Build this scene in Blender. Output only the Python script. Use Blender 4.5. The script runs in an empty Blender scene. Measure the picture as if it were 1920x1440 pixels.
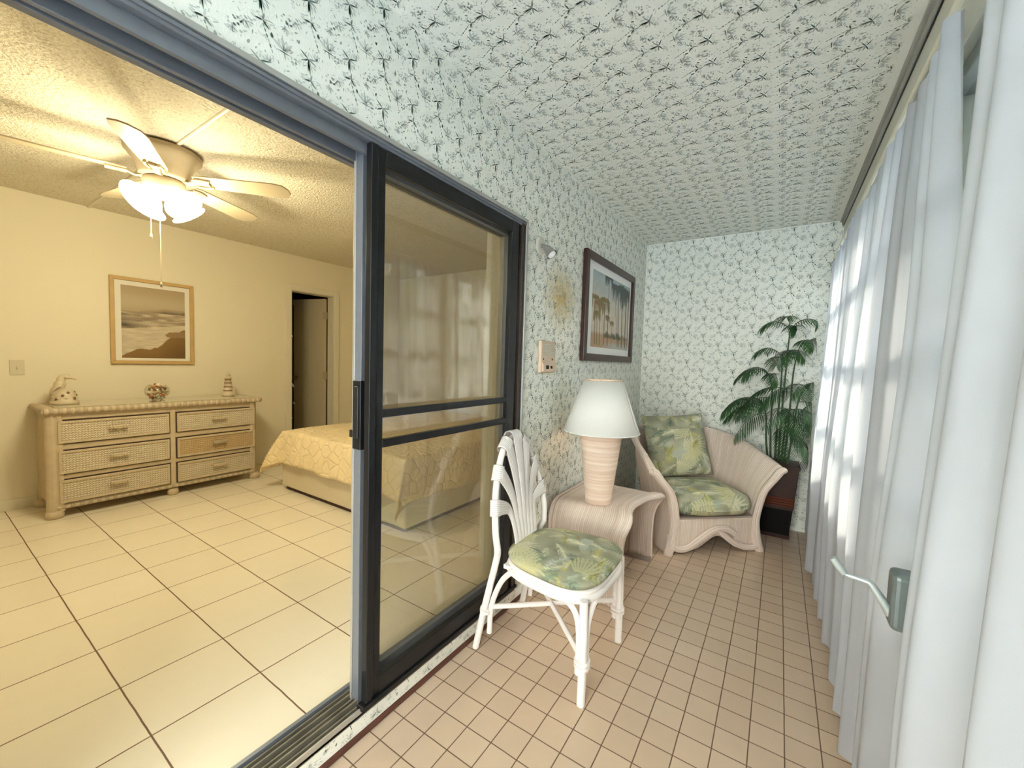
import bpy, math, random
import numpy as np
from mathutils import Vector, Matrix
PI=math.pi; R=math.radians
S=bpy.context.scene; COL=S.collection
random.seed(7)
# ------------------------------------------------------------------ materials
def lin(c):
    return tuple(((x/255.)/12.92 if x/255.<=.04045 else ((x/255.+.055)/1.055)**2.4) for x in c)
class NT:
    def __init__(s,name):
        s.m=bpy.data.materials.new(name); s.m.use_nodes=True; s.t=s.m.node_tree; s.n=s.t.nodes; s.n.clear()
        s.out=s.n.new('ShaderNodeOutputMaterial')
    def nd(s,typ,**k):
        n=s.n.new('ShaderNode'+typ)
        for a,b in k.items(): setattr(n,a,b)
        return n
    def ln(s,a,b): s.t.links.new(a,b)
    def set(s,sock,v):
        if isinstance(v,bpy.types.NodeSocket): s.ln(v,sock)
        elif isinstance(v,(tuple,list)) and len(v)==3 and sock.type=='RGBA': sock.default_value=(*v,1)
        else: sock.default_value=v
    def math(s,op,a,b=0.,c=0.,clamp=False):
        n=s.nd('Math',operation=op); n.use_clamp=clamp
        s.set(n.inputs[0],a); s.set(n.inputs[1],b); s.set(n.inputs[2],c); return n.outputs[0]
    def mix(s,f,a,b,mode='MIX'):
        n=s.nd('Mix',data_type='RGBA',blend_type=mode); s.set(n.inputs[0],f); s.set(n.inputs[6],a); s.set(n.inputs[7],b); return n.outputs[2]
    def noise(s,vec,scale,detail=3,rough=.5):
        n=s.nd('TexNoise'); n.inputs['Scale'].default_value=scale; n.inputs['Detail'].default_value=detail; n.inputs['Roughness'].default_value=rough
        if vec is not None: s.ln(vec,n.inputs['Vector'])
        return n.outputs[0]
    def ramp(s,f,a,b):
        n=s.nd('MapRange'); s.set(n.inputs[0],f); n.inputs[1].default_value=a; n.inputs[2].default_value=b; return n.outputs[0]
    def pos(s): return s.nd('NewGeometry').outputs['Position']
    def obj(s): return s.nd('TexCoord').outputs['Object']
    def uv(s): return s.nd('TexCoord').outputs['UV']
    def xyz(s,v):
        n=s.nd('SeparateXYZ'); s.ln(v,n.inputs[0]); return n.outputs
    def bump(s,h,strength=.3,dist=.01):
        n=s.nd('Bump'); n.inputs['Strength'].default_value=strength; n.inputs['Distance'].default_value=dist; s.ln(h,n.inputs['Height']); return n.outputs[0]
    def pbr(s,color,rough=.5,metal=0,spec=.5,normal=None,coat=0,trans=0,ior=1.45,sheen=0):
        p=s.nd('BsdfPrincipled'); s.set(p.inputs['Base Color'],color); s.set(p.inputs['Roughness'],rough)
        p.inputs['Metallic'].default_value=metal; p.inputs['Specular IOR Level'].default_value=spec
        p.inputs['Coat Weight'].default_value=coat; p.inputs['Transmission Weight'].default_value=trans; p.inputs['IOR'].default_value=ior
        if sheen: p.inputs['Sheen Weight'].default_value=sheen
        if normal is not None: s.ln(normal,p.inputs['Normal'])
        return p.outputs[0]
    def schlick(s,r0):
        lw=s.nd('LayerWeight'); lw.inputs[0].default_value=.5; return s.math('ADD',r0,s.math('MULTIPLY',s.math('POWER',lw.outputs['Facing'],4.),1-r0))
    def end(s,sh): s.ln(sh,s.out.inputs[0]); return s.m
def simple(name,c,rough=.5,metal=0,spec=.5,var=.06,scale=30,bump=0,bd=.002,coat=0):
    t=NT(name); o=t.obj(); n=t.noise(o,scale,4)
    col=t.mix(n,tuple(x*(1-var) for x in c),tuple(min(1,x*(1+var)) for x in c))
    return t.end(t.pbr(col,rough,metal,spec,t.bump(t.noise(o,scale*4,3),bump,bd) if bump else None,coat))
M={}
# wallpaper ground: pale mint paper with the rusty yellow stain and, lower, a painted faint lamp glow
def mk_paper():
    t=NT('wallpaper_paper'); p=t.pos(); n=t.noise(p,2.2,3); n2=t.noise(p,26,4)
    base=t.mix(n,(.86,.86,.785),(.89,.89,.83)); base=t.mix(t.math('MULTIPLY',n2,.3),base,(.76,.785,.74))
    x,y,z=t.xyz(p)
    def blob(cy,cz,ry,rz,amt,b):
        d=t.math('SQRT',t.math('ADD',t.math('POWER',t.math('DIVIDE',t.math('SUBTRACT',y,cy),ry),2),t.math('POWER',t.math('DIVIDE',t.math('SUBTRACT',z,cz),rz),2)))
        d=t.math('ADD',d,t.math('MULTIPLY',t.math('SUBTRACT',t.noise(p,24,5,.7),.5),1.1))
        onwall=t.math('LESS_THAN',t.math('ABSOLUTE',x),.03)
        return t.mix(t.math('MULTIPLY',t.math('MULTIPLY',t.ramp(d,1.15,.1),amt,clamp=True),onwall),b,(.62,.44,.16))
    base=blob(-1.81,1.745,.22,.20,.95,base); base=blob(-1.72,.98,.22,.3,.28,base)  # second blob puts the warm glow behind the lamp into the paper colour
    return t.end(t.pbr(base,.62,0,.35,t.bump(t.noise(p,190,3),.25,.003)))
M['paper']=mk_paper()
M['ink_dark']=simple('wallpaper_ink_dark',(.085,.155,.13),.6,var=.3)
M['ink_mid']=simple('wallpaper_ink_mid',(.34,.395,.36),.6,var=.25)
M['ink_light']=simple('wallpaper_ink_light',(.57,.61,.575),.6,var=.15)
M['cream']=simple('bedroom_wall_paint',(.75,.685,.525),.7,var=.02,scale=3,bump=.25,bd=.003)
def mk_pop():
    t=NT('popcorn_ceiling'); p=t.pos(); n=t.noise(p,75,4,.7); v=t.nd('TexVoronoi'); v.inputs['Scale'].default_value=70; t.ln(p,v.inputs['Vector'])
    col=t.mix(t.ramp(n,.5,.68),(.80,.74,.60),(.56,.49,.35))
    return t.end(t.pbr(col,.85,0,.2,t.bump(t.math('ADD',n,t.math('MULTIPLY',v.outputs[0],.5)),.9,.012)))
M['popcorn']=mk_pop()
M['white']=simple('white_trim_paint',(.72,.67,.54),.45,var=.03)
M['coffwhite']=simple('aged_cream_paint',(.62,.60,.52),.6,var=.1,scale=6,bump=.1)
M['greytrim']=simple('dusty_grey_moulding',(.36,.355,.32),.6,var=.12,scale=10)
def mk_tile(name,ox,oy,size,g,c1,c2,gr,rough,bumpd,var=.5,sp=.5,coat=0):
    t=NT(name); p=t.pos(); mp=t.nd('Mapping'); mp.inputs['Location'].default_value=(-ox+g/2,-oy+g/2,0); t.ln(p,mp.inputs[0])
    wob=t.nd('VectorMath',operation='MULTIPLY_ADD'); nz=t.nd('TexNoise'); nz.inputs['Scale'].default_value=9; t.ln(p,nz.inputs[0])
    t.ln(nz.outputs['Color'],wob.inputs[0]); wob.inputs[1].default_value=(g*.7,g*.7,0); t.ln(mp.outputs[0],wob.inputs[2])
    b=t.nd('TexBrick',offset=0.,squash=1.); t.ln(wob.outputs[0],b.inputs['Vector'])
    for k,v in (('Scale',1),('Mortar Size',g/2),('Mortar Smooth',.15),('Bias',0),('Brick Width',size),('Row Height',size)): b.inputs[k].default_value=v
    b.inputs['Color1'].default_value=(*c1,1); b.inputs['Color2'].default_value=(*c2,1); b.inputs['Mortar'].default_value=(*gr,1)
    n=t.noise(p,14,4); col=t.mix(t.math('MULTIPLY',n,var),b.outputs['Color'],tuple(x*.82 for x in c1))
    col=t.mix(b.outputs['Fac'],col,gr)
    rg=t.math('ADD',t.math('MULTIPLY',b.outputs['Fac'],.5),t.math('ADD',rough,t.math('MULTIPLY',t.noise(p,6,3),.12)))
    h=t.math('ADD',t.math('MULTIPLY',b.outputs['Fac'],-1.),t.math('MULTIPLY',t.noise(p,22,2),.12))
    return t.end(t.pbr(col,rg,0,sp,t.bump(h,.5,bumpd),coat))
M['tile_tan']=mk_tile('tan_quarry_tile',.062,-3.089,.108,.0042,(.66,.50,.37),(.60,.445,.325),(.15,.09,.055),.16,.002,sp=.6)
M['tile_cream']=mk_tile('glossy_cream_floor_tile',-1.150,-3.670,.333,.0055,(.87,.79,.635),(.83,.755,.60),(.17,.09,.05),.12,.002,.25,sp=.6)
M['redtile']=simple('red_base_edge',(.10,.036,.024),.6,var=.4,scale=20,bump=.4)
M['bronze']=simple('dark_bronze_aluminium',(.020,.021,.024),.35,.5,var=.2)
M['greyal']=simple('grey_anodised_aluminium',(.19,.205,.24),.42,.4,var=.1)
M['lightal']=simple('pale_aluminium',(.50,.50,.48),.35,.6,var=.1)
M['brownal']=simple('brown_bronze_jamb',(.06,.045,.04),.4,.4,var=.2)
M['track']=simple('dirty_track_metal',(.20,.18,.14),.55,.4,var=.6,scale=12)
def mk_glass(name='window_glass',r0=.085,tc=(.86,.88,.84,1)):
    t=NT(name); tr=t.nd('BsdfTransparent'); tr.inputs[0].default_value=tc; g=t.nd('BsdfGlossy'); g.inputs['Roughness'].default_value=.0
    mx=t.nd('MixShader'); t.ln(t.schlick(r0),mx.inputs[0]); t.ln(tr.outputs[0],mx.inputs[1]); t.ln(g.outputs[0],mx.inputs[2])
    return t.end(mx.outputs[0])
M['glass']=mk_glass(); M['doorglass']=mk_glass('tinted_door_glass',.20,(.97,.97,.93,1))
def mk_mesh():
    t=NT('insect_screen'); tr=t.nd('BsdfTransparent'); d=t.nd('BsdfDiffuse'); d.inputs[0].default_value=(.10,.10,.095,1)
    p=t.pos(); x,y,z=t.xyz(p); w=t.math('MULTIPLY',t.noise(p,40,1),.0)
    mx=t.nd('MixShader'); mx.inputs[0].default_value=.14; t.ln(tr.outputs[0],mx.inputs[1]); t.ln(d.outputs[0],mx.inputs[2]); return t.end(mx.outputs[0])
M['screen']=mk_mesh()
def mk_sheer():
    t=NT('sheer_white_curtain'); tr=t.nd('BsdfTransparent'); tr.inputs[0].default_value=(.97,.98,1,1)
    d=t.nd('BsdfDiffuse'); tl=t.nd('BsdfTranslucent'); n=t.noise(t.obj(),6,3); c=t.mix(n,(.48,.49,.54),(.53,.54,.59))
    wv=t.nd('TexWave',wave_type='BANDS',bands_direction='Z'); wv.inputs['Scale'].default_value=120; t.ln(t.obj(),wv.inputs[0])
    t.ln(c,d.inputs[0]); t.ln(c,tl.inputs[0])
    m1=t.nd('MixShader'); m1.inputs[0].default_value=.29; t.ln(d.outputs[0],m1.inputs[1]); t.ln(tl.outputs[0],m1.inputs[2])
    m2=t.nd('MixShader'); m2.inputs[0].default_value=.085; t.ln(m1.outputs[0],m2.inputs[1]); t.ln(tr.outputs[0],m2.inputs[2]); return t.end(m2.outputs[0])
M['sheer']=mk_sheer()
def mk_rattan(name,c1,c2,pitch=.007,bd=.004,rough=.55):
    # parallel split-reed strips running along V of the surface, pitch in metres of U
    t=NT(name); x,y,z=t.xyz(t.uv()); ph=t.math('MULTIPLY',x,2*PI/pitch); s=t.math('ABSOLUTE',t.math('SINE',t.math('MULTIPLY',ph,.5)))
    st=t.math('POWER',s,.45); cid=t.math('FLOOR',t.math('DIVIDE',x,pitch)); wn=t.nd('TexWhiteNoise',noise_dimensions='1D'); t.ln(cid,wn.inputs['W'])
    n=t.noise(t.obj(),10,3); col=t.mix(t.math('ADD',t.math('MULTIPLY',wn.outputs[0],.6),t.math('MULTIPLY',n,.4)),c1,c2)
    col=t.mix(t.ramp(st,.75,.0),col,tuple(v*.5 for v in c1))
    return t.end(t.pbr(col,rough,0,.4,t.bump(st,.55,bd)))
M['rattan']=mk_rattan('whitewashed_reed',(.66,.525,.44),(.83,.705,.625),.0115)
M['rattanlip']=mk_rattan('whitewashed_reed_edge',(.69,.55,.465),(.85,.725,.65),.011,.003)
M['chairreed']=mk_rattan('white_painted_reed',(.80,.745,.735),(.86,.81,.80),.0062,.003)
M['chairpole']=simple('white_painted_pole',(.82,.77,.755),.4,var=.06,scale=12)
M['lampreed']=None
def mk_lampreed():
    t=NT('wound_reed_lamp_base'); o=t.pos(); x,y,z=t.xyz(o); s=t.math('ABSOLUTE',t.math('SINE',t.math('MULTIPLY',z,PI/.0042)))
    mp=t.nd('Mapping'); mp.inputs['Scale'].default_value=(2.5,2.5,75); t.ln(o,mp.inputs[0]); n=t.noise(mp.outputs[0],1.,4,.65)
    col=t.mix(t.ramp(n,.35,.68),(.68,.49,.38),(.84,.72,.62)); col=t.mix(t.ramp(s,.35,0),col,(.40,.26,.19))
    return t.end(t.pbr(col,.6,0,.3,t.bump(s,.4,.002)))
M['lampreed']=mk_lampreed()
M['shade']=None
def mk_shade():
    t=NT('white_linen_lamp_shade'); d=t.nd('BsdfDiffuse'); tl=t.nd('BsdfTranslucent'); n=t.noise(t.obj(),60,3); c=t.mix(n,(.76,.745,.71),(.80,.785,.755))
    t.ln(c,d.inputs[0]); t.ln(c,tl.inputs[0]); m=t.nd('MixShader'); m.inputs[0].default_value=.07; t.ln(d.outputs[0],m.inputs[1]); t.ln(tl.outputs[0],m.inputs[2]); return t.end(m.outputs[0])
M['shade']=mk_shade()
M['shadetrim']=simple('tan_shade_trim',(.50,.40,.31),.7)
M['mahog']=simple('dark_mahogany_frame',(.040,.013,.010),.32,var=.3,scale=9)
M['mat']=simple('white_mat_board',(.86,.85,.84),.7,var=.01)
M['matcream']=simple('cream_mat_board',(.72,.69,.60),.7,var=.02)
M['lightwood']=simple('light_oak_frame',(.50,.33,.13),.5,var=.15,scale=14)
def mk_attr(name,rough=.6,bump=0,sheen=0):
    t=NT(name); a=t.nd('VertexColor'); a.layer_name='Col'
    return t.end(t.pbr(a.outputs[0],rough,0,.3,t.bump(t.noise(t.obj(),400,2),bump,.001) if bump else None,0,0,1.45,sheen))
M['print']=mk_attr('printed_artwork',.45); M['fabric']=mk_attr('palm_leaf_print_cotton',.75,.3)
M['beige']=simple('beige_plastic',(.66,.50,.38),.45,var=.04)
M['black']=simple('black_part',(.012,.012,.012),.4)
M['steel']=simple('brushed_grey_metal',(.33,.31,.29),.45,.5,var=.1)
M['handlegrey']=simple('grey_crank_metal',(.17,.20,.21),.4,.35,var=.15)
M['handlelight']=simple('light_grey_crank_arm',(.42,.46,.47),.35,.4,var=.1)
M['switch']=simple('ivory_switch_plate',(.62,.56,.42),.4,var=.02)
M['fanwhite']=simple('antique_white_fan_metal',(.44,.365,.24),.45,var=.05)
M['fandark']=simple('dark_fan_gap',(.05,.03,.02),.6)
M['dresser']=simple('limewashed_wood',(.54,.44,.30),.6,var=.16,scale=22,bump=.3)
M['dresserdk']=simple('limewashed_wood_darker',(.42,.34,.24),.65,var=.15,scale=22,bump=.3)  # darker wood for alternate edge beads and the tan drawer's handle
def mk_woven(name,c1,c2,pitch=.017):
    t=NT(name); p=t.pos(); x,y,z=t.xyz(p)
    a=t.math('SINE',t.math('MULTIPLY',t.math('ADD',y,t.math('MULTIPLY',t.math('PINGPONG',z,pitch*.5),1.4)),2*PI/pitch)); b=t.math('SINE',t.math('MULTIPLY',z,2*PI/pitch))
    h=t.math('ADD',t.math('MULTIPLY',a,.6),t.math('MULTIPLY',b,.4)); n=t.noise(p,60,3)
    col=t.mix(t.ramp(t.math('ADD',h,t.math('MULTIPLY',n,.8)),-.5,1.1),c1,c2)
    return t.end(t.pbr(col,.65,0,.3,t.bump(h,.6,.004)))
M['woven']=mk_woven('woven_cane_drawer_front',(.36,.28,.17),(.78,.69,.54))
M['woventan']=mk_woven('tan_woven_drawer_front',(.34,.22,.10),(.66,.50,.30))
M['weavered']=mk_woven('red_woven_basket_band',(.02,.005,.003),(.15,.035,.014),.02)
M['planter']=simple('dark_red_wood_planter',(.030,.007,.004),.5,var=.35,scale=9)
M['planterdk']=simple('black_planter_lower',(.003,.0025,.0025),.7,spec=.2,var=.3)
M['stem']=simple('palm_stem',(.05,.085,.035),.6,var=.3)
def mk_leaf():
    t=NT('palm_leaflet'); n=t.noise(t.obj(),5,2); col=t.mix(t.ramp(n,.35,.7),(.008,.030,.016),(.040,.11,.030)); return t.end(t.pbr(col,.38,0,.5))
M['leaf']=mk_leaf()
def mk_quilt():
    t=NT('yellow_quilted_coverlet'); o=t.pos(); v=t.nd('TexVoronoi',feature='DISTANCE_TO_EDGE'); v.inputs['Scale'].default_value=11; t.ln(o,v.inputs['Vector'])
    w=t.nd('TexWave',wave_type='RINGS'); w.inputs['Scale'].default_value=5; w.inputs['Distortion'].default_value=9; w.inputs['Detail'].default_value=2; t.ln(o,w.inputs[0])
    h=t.math('ADD',t.ramp(v.outputs[0],0,.1),t.math('MULTIPLY',w.outputs[1],.5)); n=t.noise(o,9,3)
    col=t.mix(n,(.76,.60,.34),(.84,.69,.43)); return t.end(t.pbr(col,.8,0,.2,t.bump(h,.55,.012),sheen=.2))
M['quilt']=mk_quilt()
M['bedbase']=simple('beige_fabric_bed_base',(.62,.54,.39),.85,var=.06,scale=80,bump=.3)
M['darkbrown']=simple('dark_brown_wood',(.045,.015,.012),.5)
M['ceramic']=simple('cream_ceramic',(.60,.51,.36),.4,var=.12,scale=30,bump=.2)
M['holes']=simple('dark_cutout',(.24,.14,.08),.8)
M['shell']=simple('shell_orange',(.68,.36,.17),.4,var=.3,scale=30)
M['shellw']=simple('shell_cream',(.75,.68,.52),.4,var=.2,scale=30)
M['shellb']=simple('shell_brown',(.22,.13,.07),.4,var=.3,scale=30)
def mk_bowl():
    t=NT('clear_bowl_glass'); tr=t.nd('BsdfTransparent'); tr.inputs[0].default_value=(.93,.93,.88,1); g=t.nd('BsdfGlossy'); g.inputs['Roughness'].default_value=.03
    mx=t.nd('MixShader'); t.ln(t.schlick(.03),mx.inputs[0]); t.ln(tr.outputs[0],mx.inputs[1]); t.ln(g.outputs[0],mx.inputs[2]); return t.end(mx.outputs[0])
M['bowl']=mk_bowl()
M['picglass']=mk_glass('picture_glazing',.012,(.99,.99,.99,1))
M['topglass']=simple('glass_covered_top',(.50,.45,.32),.06,var=.06,scale=6,coat=.6)
M['door']=simple('cream_door_paint',(.52,.45,.31),.5,var=.03,scale=4)
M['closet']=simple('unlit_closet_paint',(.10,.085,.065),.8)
M['knob']=simple('bronze_knob',(.22,.14,.08),.3,.8)
M['winframe']=simple('grey_window_frame',(.34,.34,.32),.45,.3,var=.1)
M['concrete']=simple('pale_walkway',(.42,.53,.70),.9,var=.1,scale=.7)
M['stuccoext']=simple('cream_stucco',(.74,.66,.55),.9,var=.05,scale=2)
M['added_hedge']=simple('garden_hedge_green',(.07,.12,.05),.9,var=.5,scale=5)  # green of the added planting, shared with the shrubs
def emis(name,c,st):
    t=NT(name); e=t.nd('EmissionStrength') if 0 else t.nd('Emission'); e.inputs[0].default_value=(*c,1); e.inputs[1].default_value=st; return t.end(e.outputs[0])
M['bulb']=emis('lit_frosted_glass',(1,.90,.66),9)

# ------------------------------------------------------------------ mesh helpers
class MB:
    def __init__(s): s.v=[]; s.f=[]; s.mi=[]; s.uv=[]; s.mats=[]; s.cur=0; s.sm=[]
    def mat(s,m):
        if m not in s.mats: s.mats.append(m)
        s.cur=s.mats.index(m); return s
    def add(s,vs,fs,uvs=None,smooth=False):
        o=len(s.v); s.v+=[tuple(v) for v in vs]
        for i,f in enumerate(fs):
            s.f.append([o+k for k in f]); s.mi.append(s.cur); s.sm.append(smooth)
            s.uv.append([uvs[k] for k in f] if uvs else [(0,0)]*len(f))
    def box(s,x0,x1,y0,y1,z0,z1,m=None):
        if m: s.mat(m)
        vs=[(x,y,z) for z in(z0,z1) for y in(y0,y1) for x in(x0,x1)]
        s.add(vs,[(0,2,3,1),(4,5,7,6),(0,1,5,4),(2,6,7,3),(0,4,6,2),(1,3,7,5)]); return s
    def grid(s,fn,nu,nv,closeu=False,uvs=None,m=None,flip=False,cap=False):
        if m: s.mat(m)
        vs=[];uv=[]
        for i in range(nu):
            for j in range(nv):
                u=i/(nu if closeu else nu-1); v=j/(nv-1); vs.append(fn(u,v)); uv.append(uvs(u,v) if uvs else (u,v))
        fs=[]
        for i in range(nu if closeu else nu-1):
            for j in range(nv-1):
                a=i*nv+j; b=((i+1)%nu)*nv+j; q=(a,b,b+1,a+1); fs.append(q[::-1] if flip else q)
        if cap and closeu:
            fs.append(tuple(i*nv for i in range(nu))[::-1] if not flip else tuple(i*nv for i in range(nu))); fs.append(tuple(i*nv+nv-1 for i in range(nu)))
        s.add(vs,fs,uv,True); return s
    def lathe(s,prof,c=(0,0,0),n=32,m=None,axis='z',mat=None):
        if m: s.mat(m)
        L=[0]
        for a,b in zip(prof,prof[1:]): L.append(L[-1]+math.dist(a,b))
        vs=[];uv=[];k=len(prof)
        for i in range(n+1):
            a=2*PI*i/n
            for j,(r,z) in enumerate(prof):
                p=Vector((r*math.cos(a),r*math.sin(a),z))
                if mat: p=mat@p
                vs.append((p.x+c[0],p.y+c[1],p.z+c[2])); uv.append((a/(2*PI),L[j]))
        fs=[(i*k+j,(i+1)*k+j,(i+1)*k+j+1,i*k+j+1) for i in range(n) for j in range(k-1)]
        s.add(vs,fs,uv,True); return s
    def tube(s,path,r,n=10,m=None,smooth=True,caps=True,flat=1.0,up=None):
        if m: s.mat(m)
        P=[Vector(p) for p in path]; k=len(P); rr=r if isinstance(r,(list,tuple)) else [r]*k
        T=[(P[min(i+1,k-1)]-P[max(i-1,0)]).normalized() for i in range(k)]
        nrm=Vector(up) if up else (Vector((0,0,1)) if abs(T[0].z)<.9 else Vector((1,0,0)))
        vs=[];uv=[];L=0
        for i in range(k):
            if i: L+=(P[i]-P[i-1]).length
            nrm=(nrm-T[i]*nrm.dot(T[i])).normalized() if not up else (Vector(up)-T[i]*Vector(up).dot(T[i])).normalized()
            b=T[i].cross(nrm)
            for j in range(n+1):
                a=2*PI*j/n; vs.append(P[i]+nrm*math.cos(a)*rr[i]*flat+b*math.sin(a)*rr[i]); uv.append((j/n*2*PI*rr[0],L))
        fs=[(i*(n+1)+j,i*(n+1)+j+1,(i+1)*(n+1)+j+1,(i+1)*(n+1)+j) for i in range(k-1) for j in range(n)]
        s.add(vs,fs,uv,smooth)
        if caps:
            s.add([vs[j] for j in range(n)],[tuple(range(n))[::-1]]); s.add([vs[(k-1)*(n+1)+j] for j in range(n)],[tuple(range(n))])
        return s
    def prism(s,pts,d0,d1,fn,m=None):
        """extrude 2-D outline pts; fn(u,v,d)->xyz"""
        if m: s.mat(m)
        n=len(pts); vs=[fn(u,v,d0) for u,v in pts]+[fn(u,v,d1) for u,v in pts]
        s.add(vs,[tuple(range(n))[::-1],tuple(range(n,2*n))]+[(i,(i+1)%n,n+(i+1)%n,n+i) for i in range(n)]); return s
    def build(s,name,m=None,parent=None,space=None,bevel=0,solid=0,sub=0,cols=None,label=None,kind=None,offset=0.):
        vs=[Vector(v) for v in s.v]
        if space is not None: vs=[space@v for v in vs]
        c=Vector((0,0,0))
        if vs:
            lo=[min(v[i] for v in vs) for i in range(3)]; hi=[max(v[i] for v in vs) for i in range(3)]
            c=Vector(((lo[0]+hi[0])/2,(lo[1]+hi[1])/2,lo[2] if parent is None else (lo[2]+hi[2])/2))
        me=bpy.data.meshes.new(name); me.from_pydata([tuple(v-c) for v in vs],[],s.f)
        mats=s.mats if s.mats else [m or 'white']
        for k in mats: me.materials.append(M[k])
        me.polygons.foreach_set('material_index',s.mi); me.polygons.foreach_set('use_smooth',s.sm)
        ul=me.uv_layers.new(name='UVMap'); ul.data.foreach_set('uv',[x for f in s.uv for p in f for x in p])
        if cols is not None:
            ca=me.color_attributes.new('Col','FLOAT_COLOR','POINT'); ca.data.foreach_set('color',np.c_[cols,np.ones(len(cols))].astype('f').ravel())
        me.update(); o=bpy.data.objects.new(name,me); COL.objects.link(o); o.location=c
        if parent is not None:
            o.parent=parent; o.matrix_parent_inverse=WM[parent].inverted()
        WM[o]=Matrix.Translation(c)
        if solid: md=o.modifiers.new('Solidify','SOLIDIFY'); md.thickness=solid; md.offset=offset
        if bevel: md=o.modifiers.new('Bevel','BEVEL'); md.width=bevel; md.segments=3; md.limit_method='ANGLE'; md.angle_limit=R(40)
        if sub: md=o.modifiers.new('Subsurf','SUBSURF'); md.levels=sub; md.render_levels=sub
        if label: o['label']=label
        if kind: o['kind']=kind
        return o
WM={}
def thing(name,label,cat,loc=(0,0,0),rot=0,group=None,kind=None):
    o=bpy.data.objects.new(name,None); COL.objects.link(o); o.empty_display_size=.1; o.location=loc; o.rotation_euler=(0,0,rot)
    WM[o]=Matrix.Translation(loc)@Matrix.Rotation(rot,4,'Z')
    if kind: o['kind']=kind
    if label: o['label']=label
    if cat: o['category']=cat
    if group: o['group']=group
    return o
def tag(o,label,cat,group=None):
    o['label']=label; o['category']=cat
    if group: o['group']=group
    return o
def bez(pts,n=24):
    """Catmull-Rom through points"""
    P=[Vector(p) for p in pts]; P=[P[0]*2-P[1]]+P+[P[-1]*2-P[-2]]; out=[]; k=len(P)-3
    for i in range(k):
        a,b,c,d=P[i:i+4]; m=max(2,n//k)
        for j in range(m+(i==k-1)):
            t=j/m; out.append(.5*((2*b)+(c-a)*t+(2*a-5*b+4*c-d)*t*t+(3*b-a-3*c+d)*t**3))
    return out

# ------------------------------------------------------------------ constants
XF=-3.698; ZB=.085; HB=2.512; HS=2.518; W=1.51; YJ=-2.255; ZH=2.077; ZS=.109
YN=-6.2   # walls behind the camera
# ------------------------------------------------------------------ wallpaper pattern (printed motif as flat ink strokes)
def lens(a,b,w):
    dx,dy=b[0]-a[0],b[1]-a[1]; L=math.hypot(dx,dy) or 1e-6; nx,ny=-dy/L*w/2,dx/L*w/2
    return [a,(a[0]+dx*.3+nx,a[1]+dy*.3+ny),(a[0]+dx*.7+nx*.8,a[1]+dy*.7+ny*.8),b,(a[0]+dx*.7-nx*.8,a[1]+dy*.7-ny*.8),(a[0]+dx*.3-nx,a[1]+dy*.3-ny)]
def motif(seed):
    rg=random.Random(seed); st=[]
    def leaf(x,y,ang,L,w,tone,outline=False,cv=0):
        a=(x,y); e=(x+L*math.cos(ang),y+L*math.sin(ang))
        if outline:
            m1=(x+L*.5*math.cos(ang+.32),y+L*.5*math.sin(ang+.32)); m2=(x+L*.5*math.cos(ang-.32),y+L*.5*math.sin(ang-.32))
            for p,q in((a,m1),(m1,e),(a,m2),(m2,e)): st.append((lens(p,q,.0017),tone))
        else: st.append((lens(a,e,w),tone))
    # slender palm with a star of leaves, trunk in dashes
    x,y=.012,.0
    for i in range(6):
        t0=i/6; px=x+.026*t0; py=y-.006-.062*t0; st.append((lens((px,py),(px+.0042,py-.0100),.0030 if i%2 else .0042),'d' if i%3 else 'm'))
    for ang,L in((168,.030),(196,.024),(12,.032),(-28,.024),(78,.020)): leaf(x,y,R(ang),L,.0055,'m',ang in(168,12,-28))
    leaf(x,y,R(-40),.022,.006,'d'); leaf(x,y,R(190),.02,.004,'d')
    # upper crown of drooping fronds
    cx,cy=.006,.056; st.append((lens((cx,cy),(x,y+.012),.0036),'d')); st.append((lens((cx,cy-.01),(cx+.004,cy-.032),.006),'d'))
    for k,ang in enumerate((150,182,212,240,268,292,318,345,20)):
        leaf(cx,cy,R(ang),.026+.010*math.sin(R(ang-180))**2,.0045,'m' if k%2 else 'd',k in(1,3,6))
    for k in range(3): leaf(cx+.012*(k-1),cy+.006,R(60+30*k),.014,.003,'l')
    # broad-leaved banana plant
    bx,by=.066,-.044
    for k,ang in enumerate((28,52,76,98,122,150)): leaf(bx,by,R(ang),.030+.006*(k%2),.0075,'l' if k%2 else 'm',k%2==0)
    st.append((lens((bx-.018,by-.004),(bx+.02,by-.003),.003),'d')); st.append((lens((bx,by),(bx+.004,by-.022),.0034),'m'))
    # flowering bush and creeper
    for k in range(13):
        a=rg.random()*2*PI; r=.017*math.sqrt(rg.random()); px,py=.070+r*math.cos(a),.036+r*math.sin(a); leaf(px,py,rg.random()*6.3,.0075,.0052,rg.choice('mll'))
    for k in range(6): leaf(.070,.018,R(200+k*26),.016,.003,'m' if k%2 else 'l')
    for k in range(9):
        t=k/8; px=-.034+.03*t; py=-.058+.07*t+.01*math.sin(6*t); leaf(px,py,R(30+120*(k%2)),.011,.0046,'l' if k%3 else 'm')
    for k in range(46): leaf(rg.uniform(-.05,.1),rg.uniform(-.08,.085),rg.random()*6.3,rg.uniform(.005,.013),.0028,rg.choice('lllm'))
    for k in range(11):
        a=rg.random()*2*PI; r=.015*math.sqrt(rg.random()); leaf(-.034+r*math.cos(a),.030+r*math.sin(a)*1.3,rg.random()*6.3,.0075,.0045,rg.choice('mll'))
    for k,ang in enumerate((60,85,110,135)): leaf(.030,.064,R(ang),.020,.004,'l',k%2==0)
    for k,ang in enumerate((200,235,270,305,340)): leaf(-.030,-.028,R(ang),.019,.004,'m' if k%2 else 'l',k%2==0)
    leaf(.036,-.03,R(100),.014,.008,'d'); leaf(.104,.0,R(70),.012,.006,'d')
    return st
MOT=[motif(i) for i in range(4)]
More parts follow.
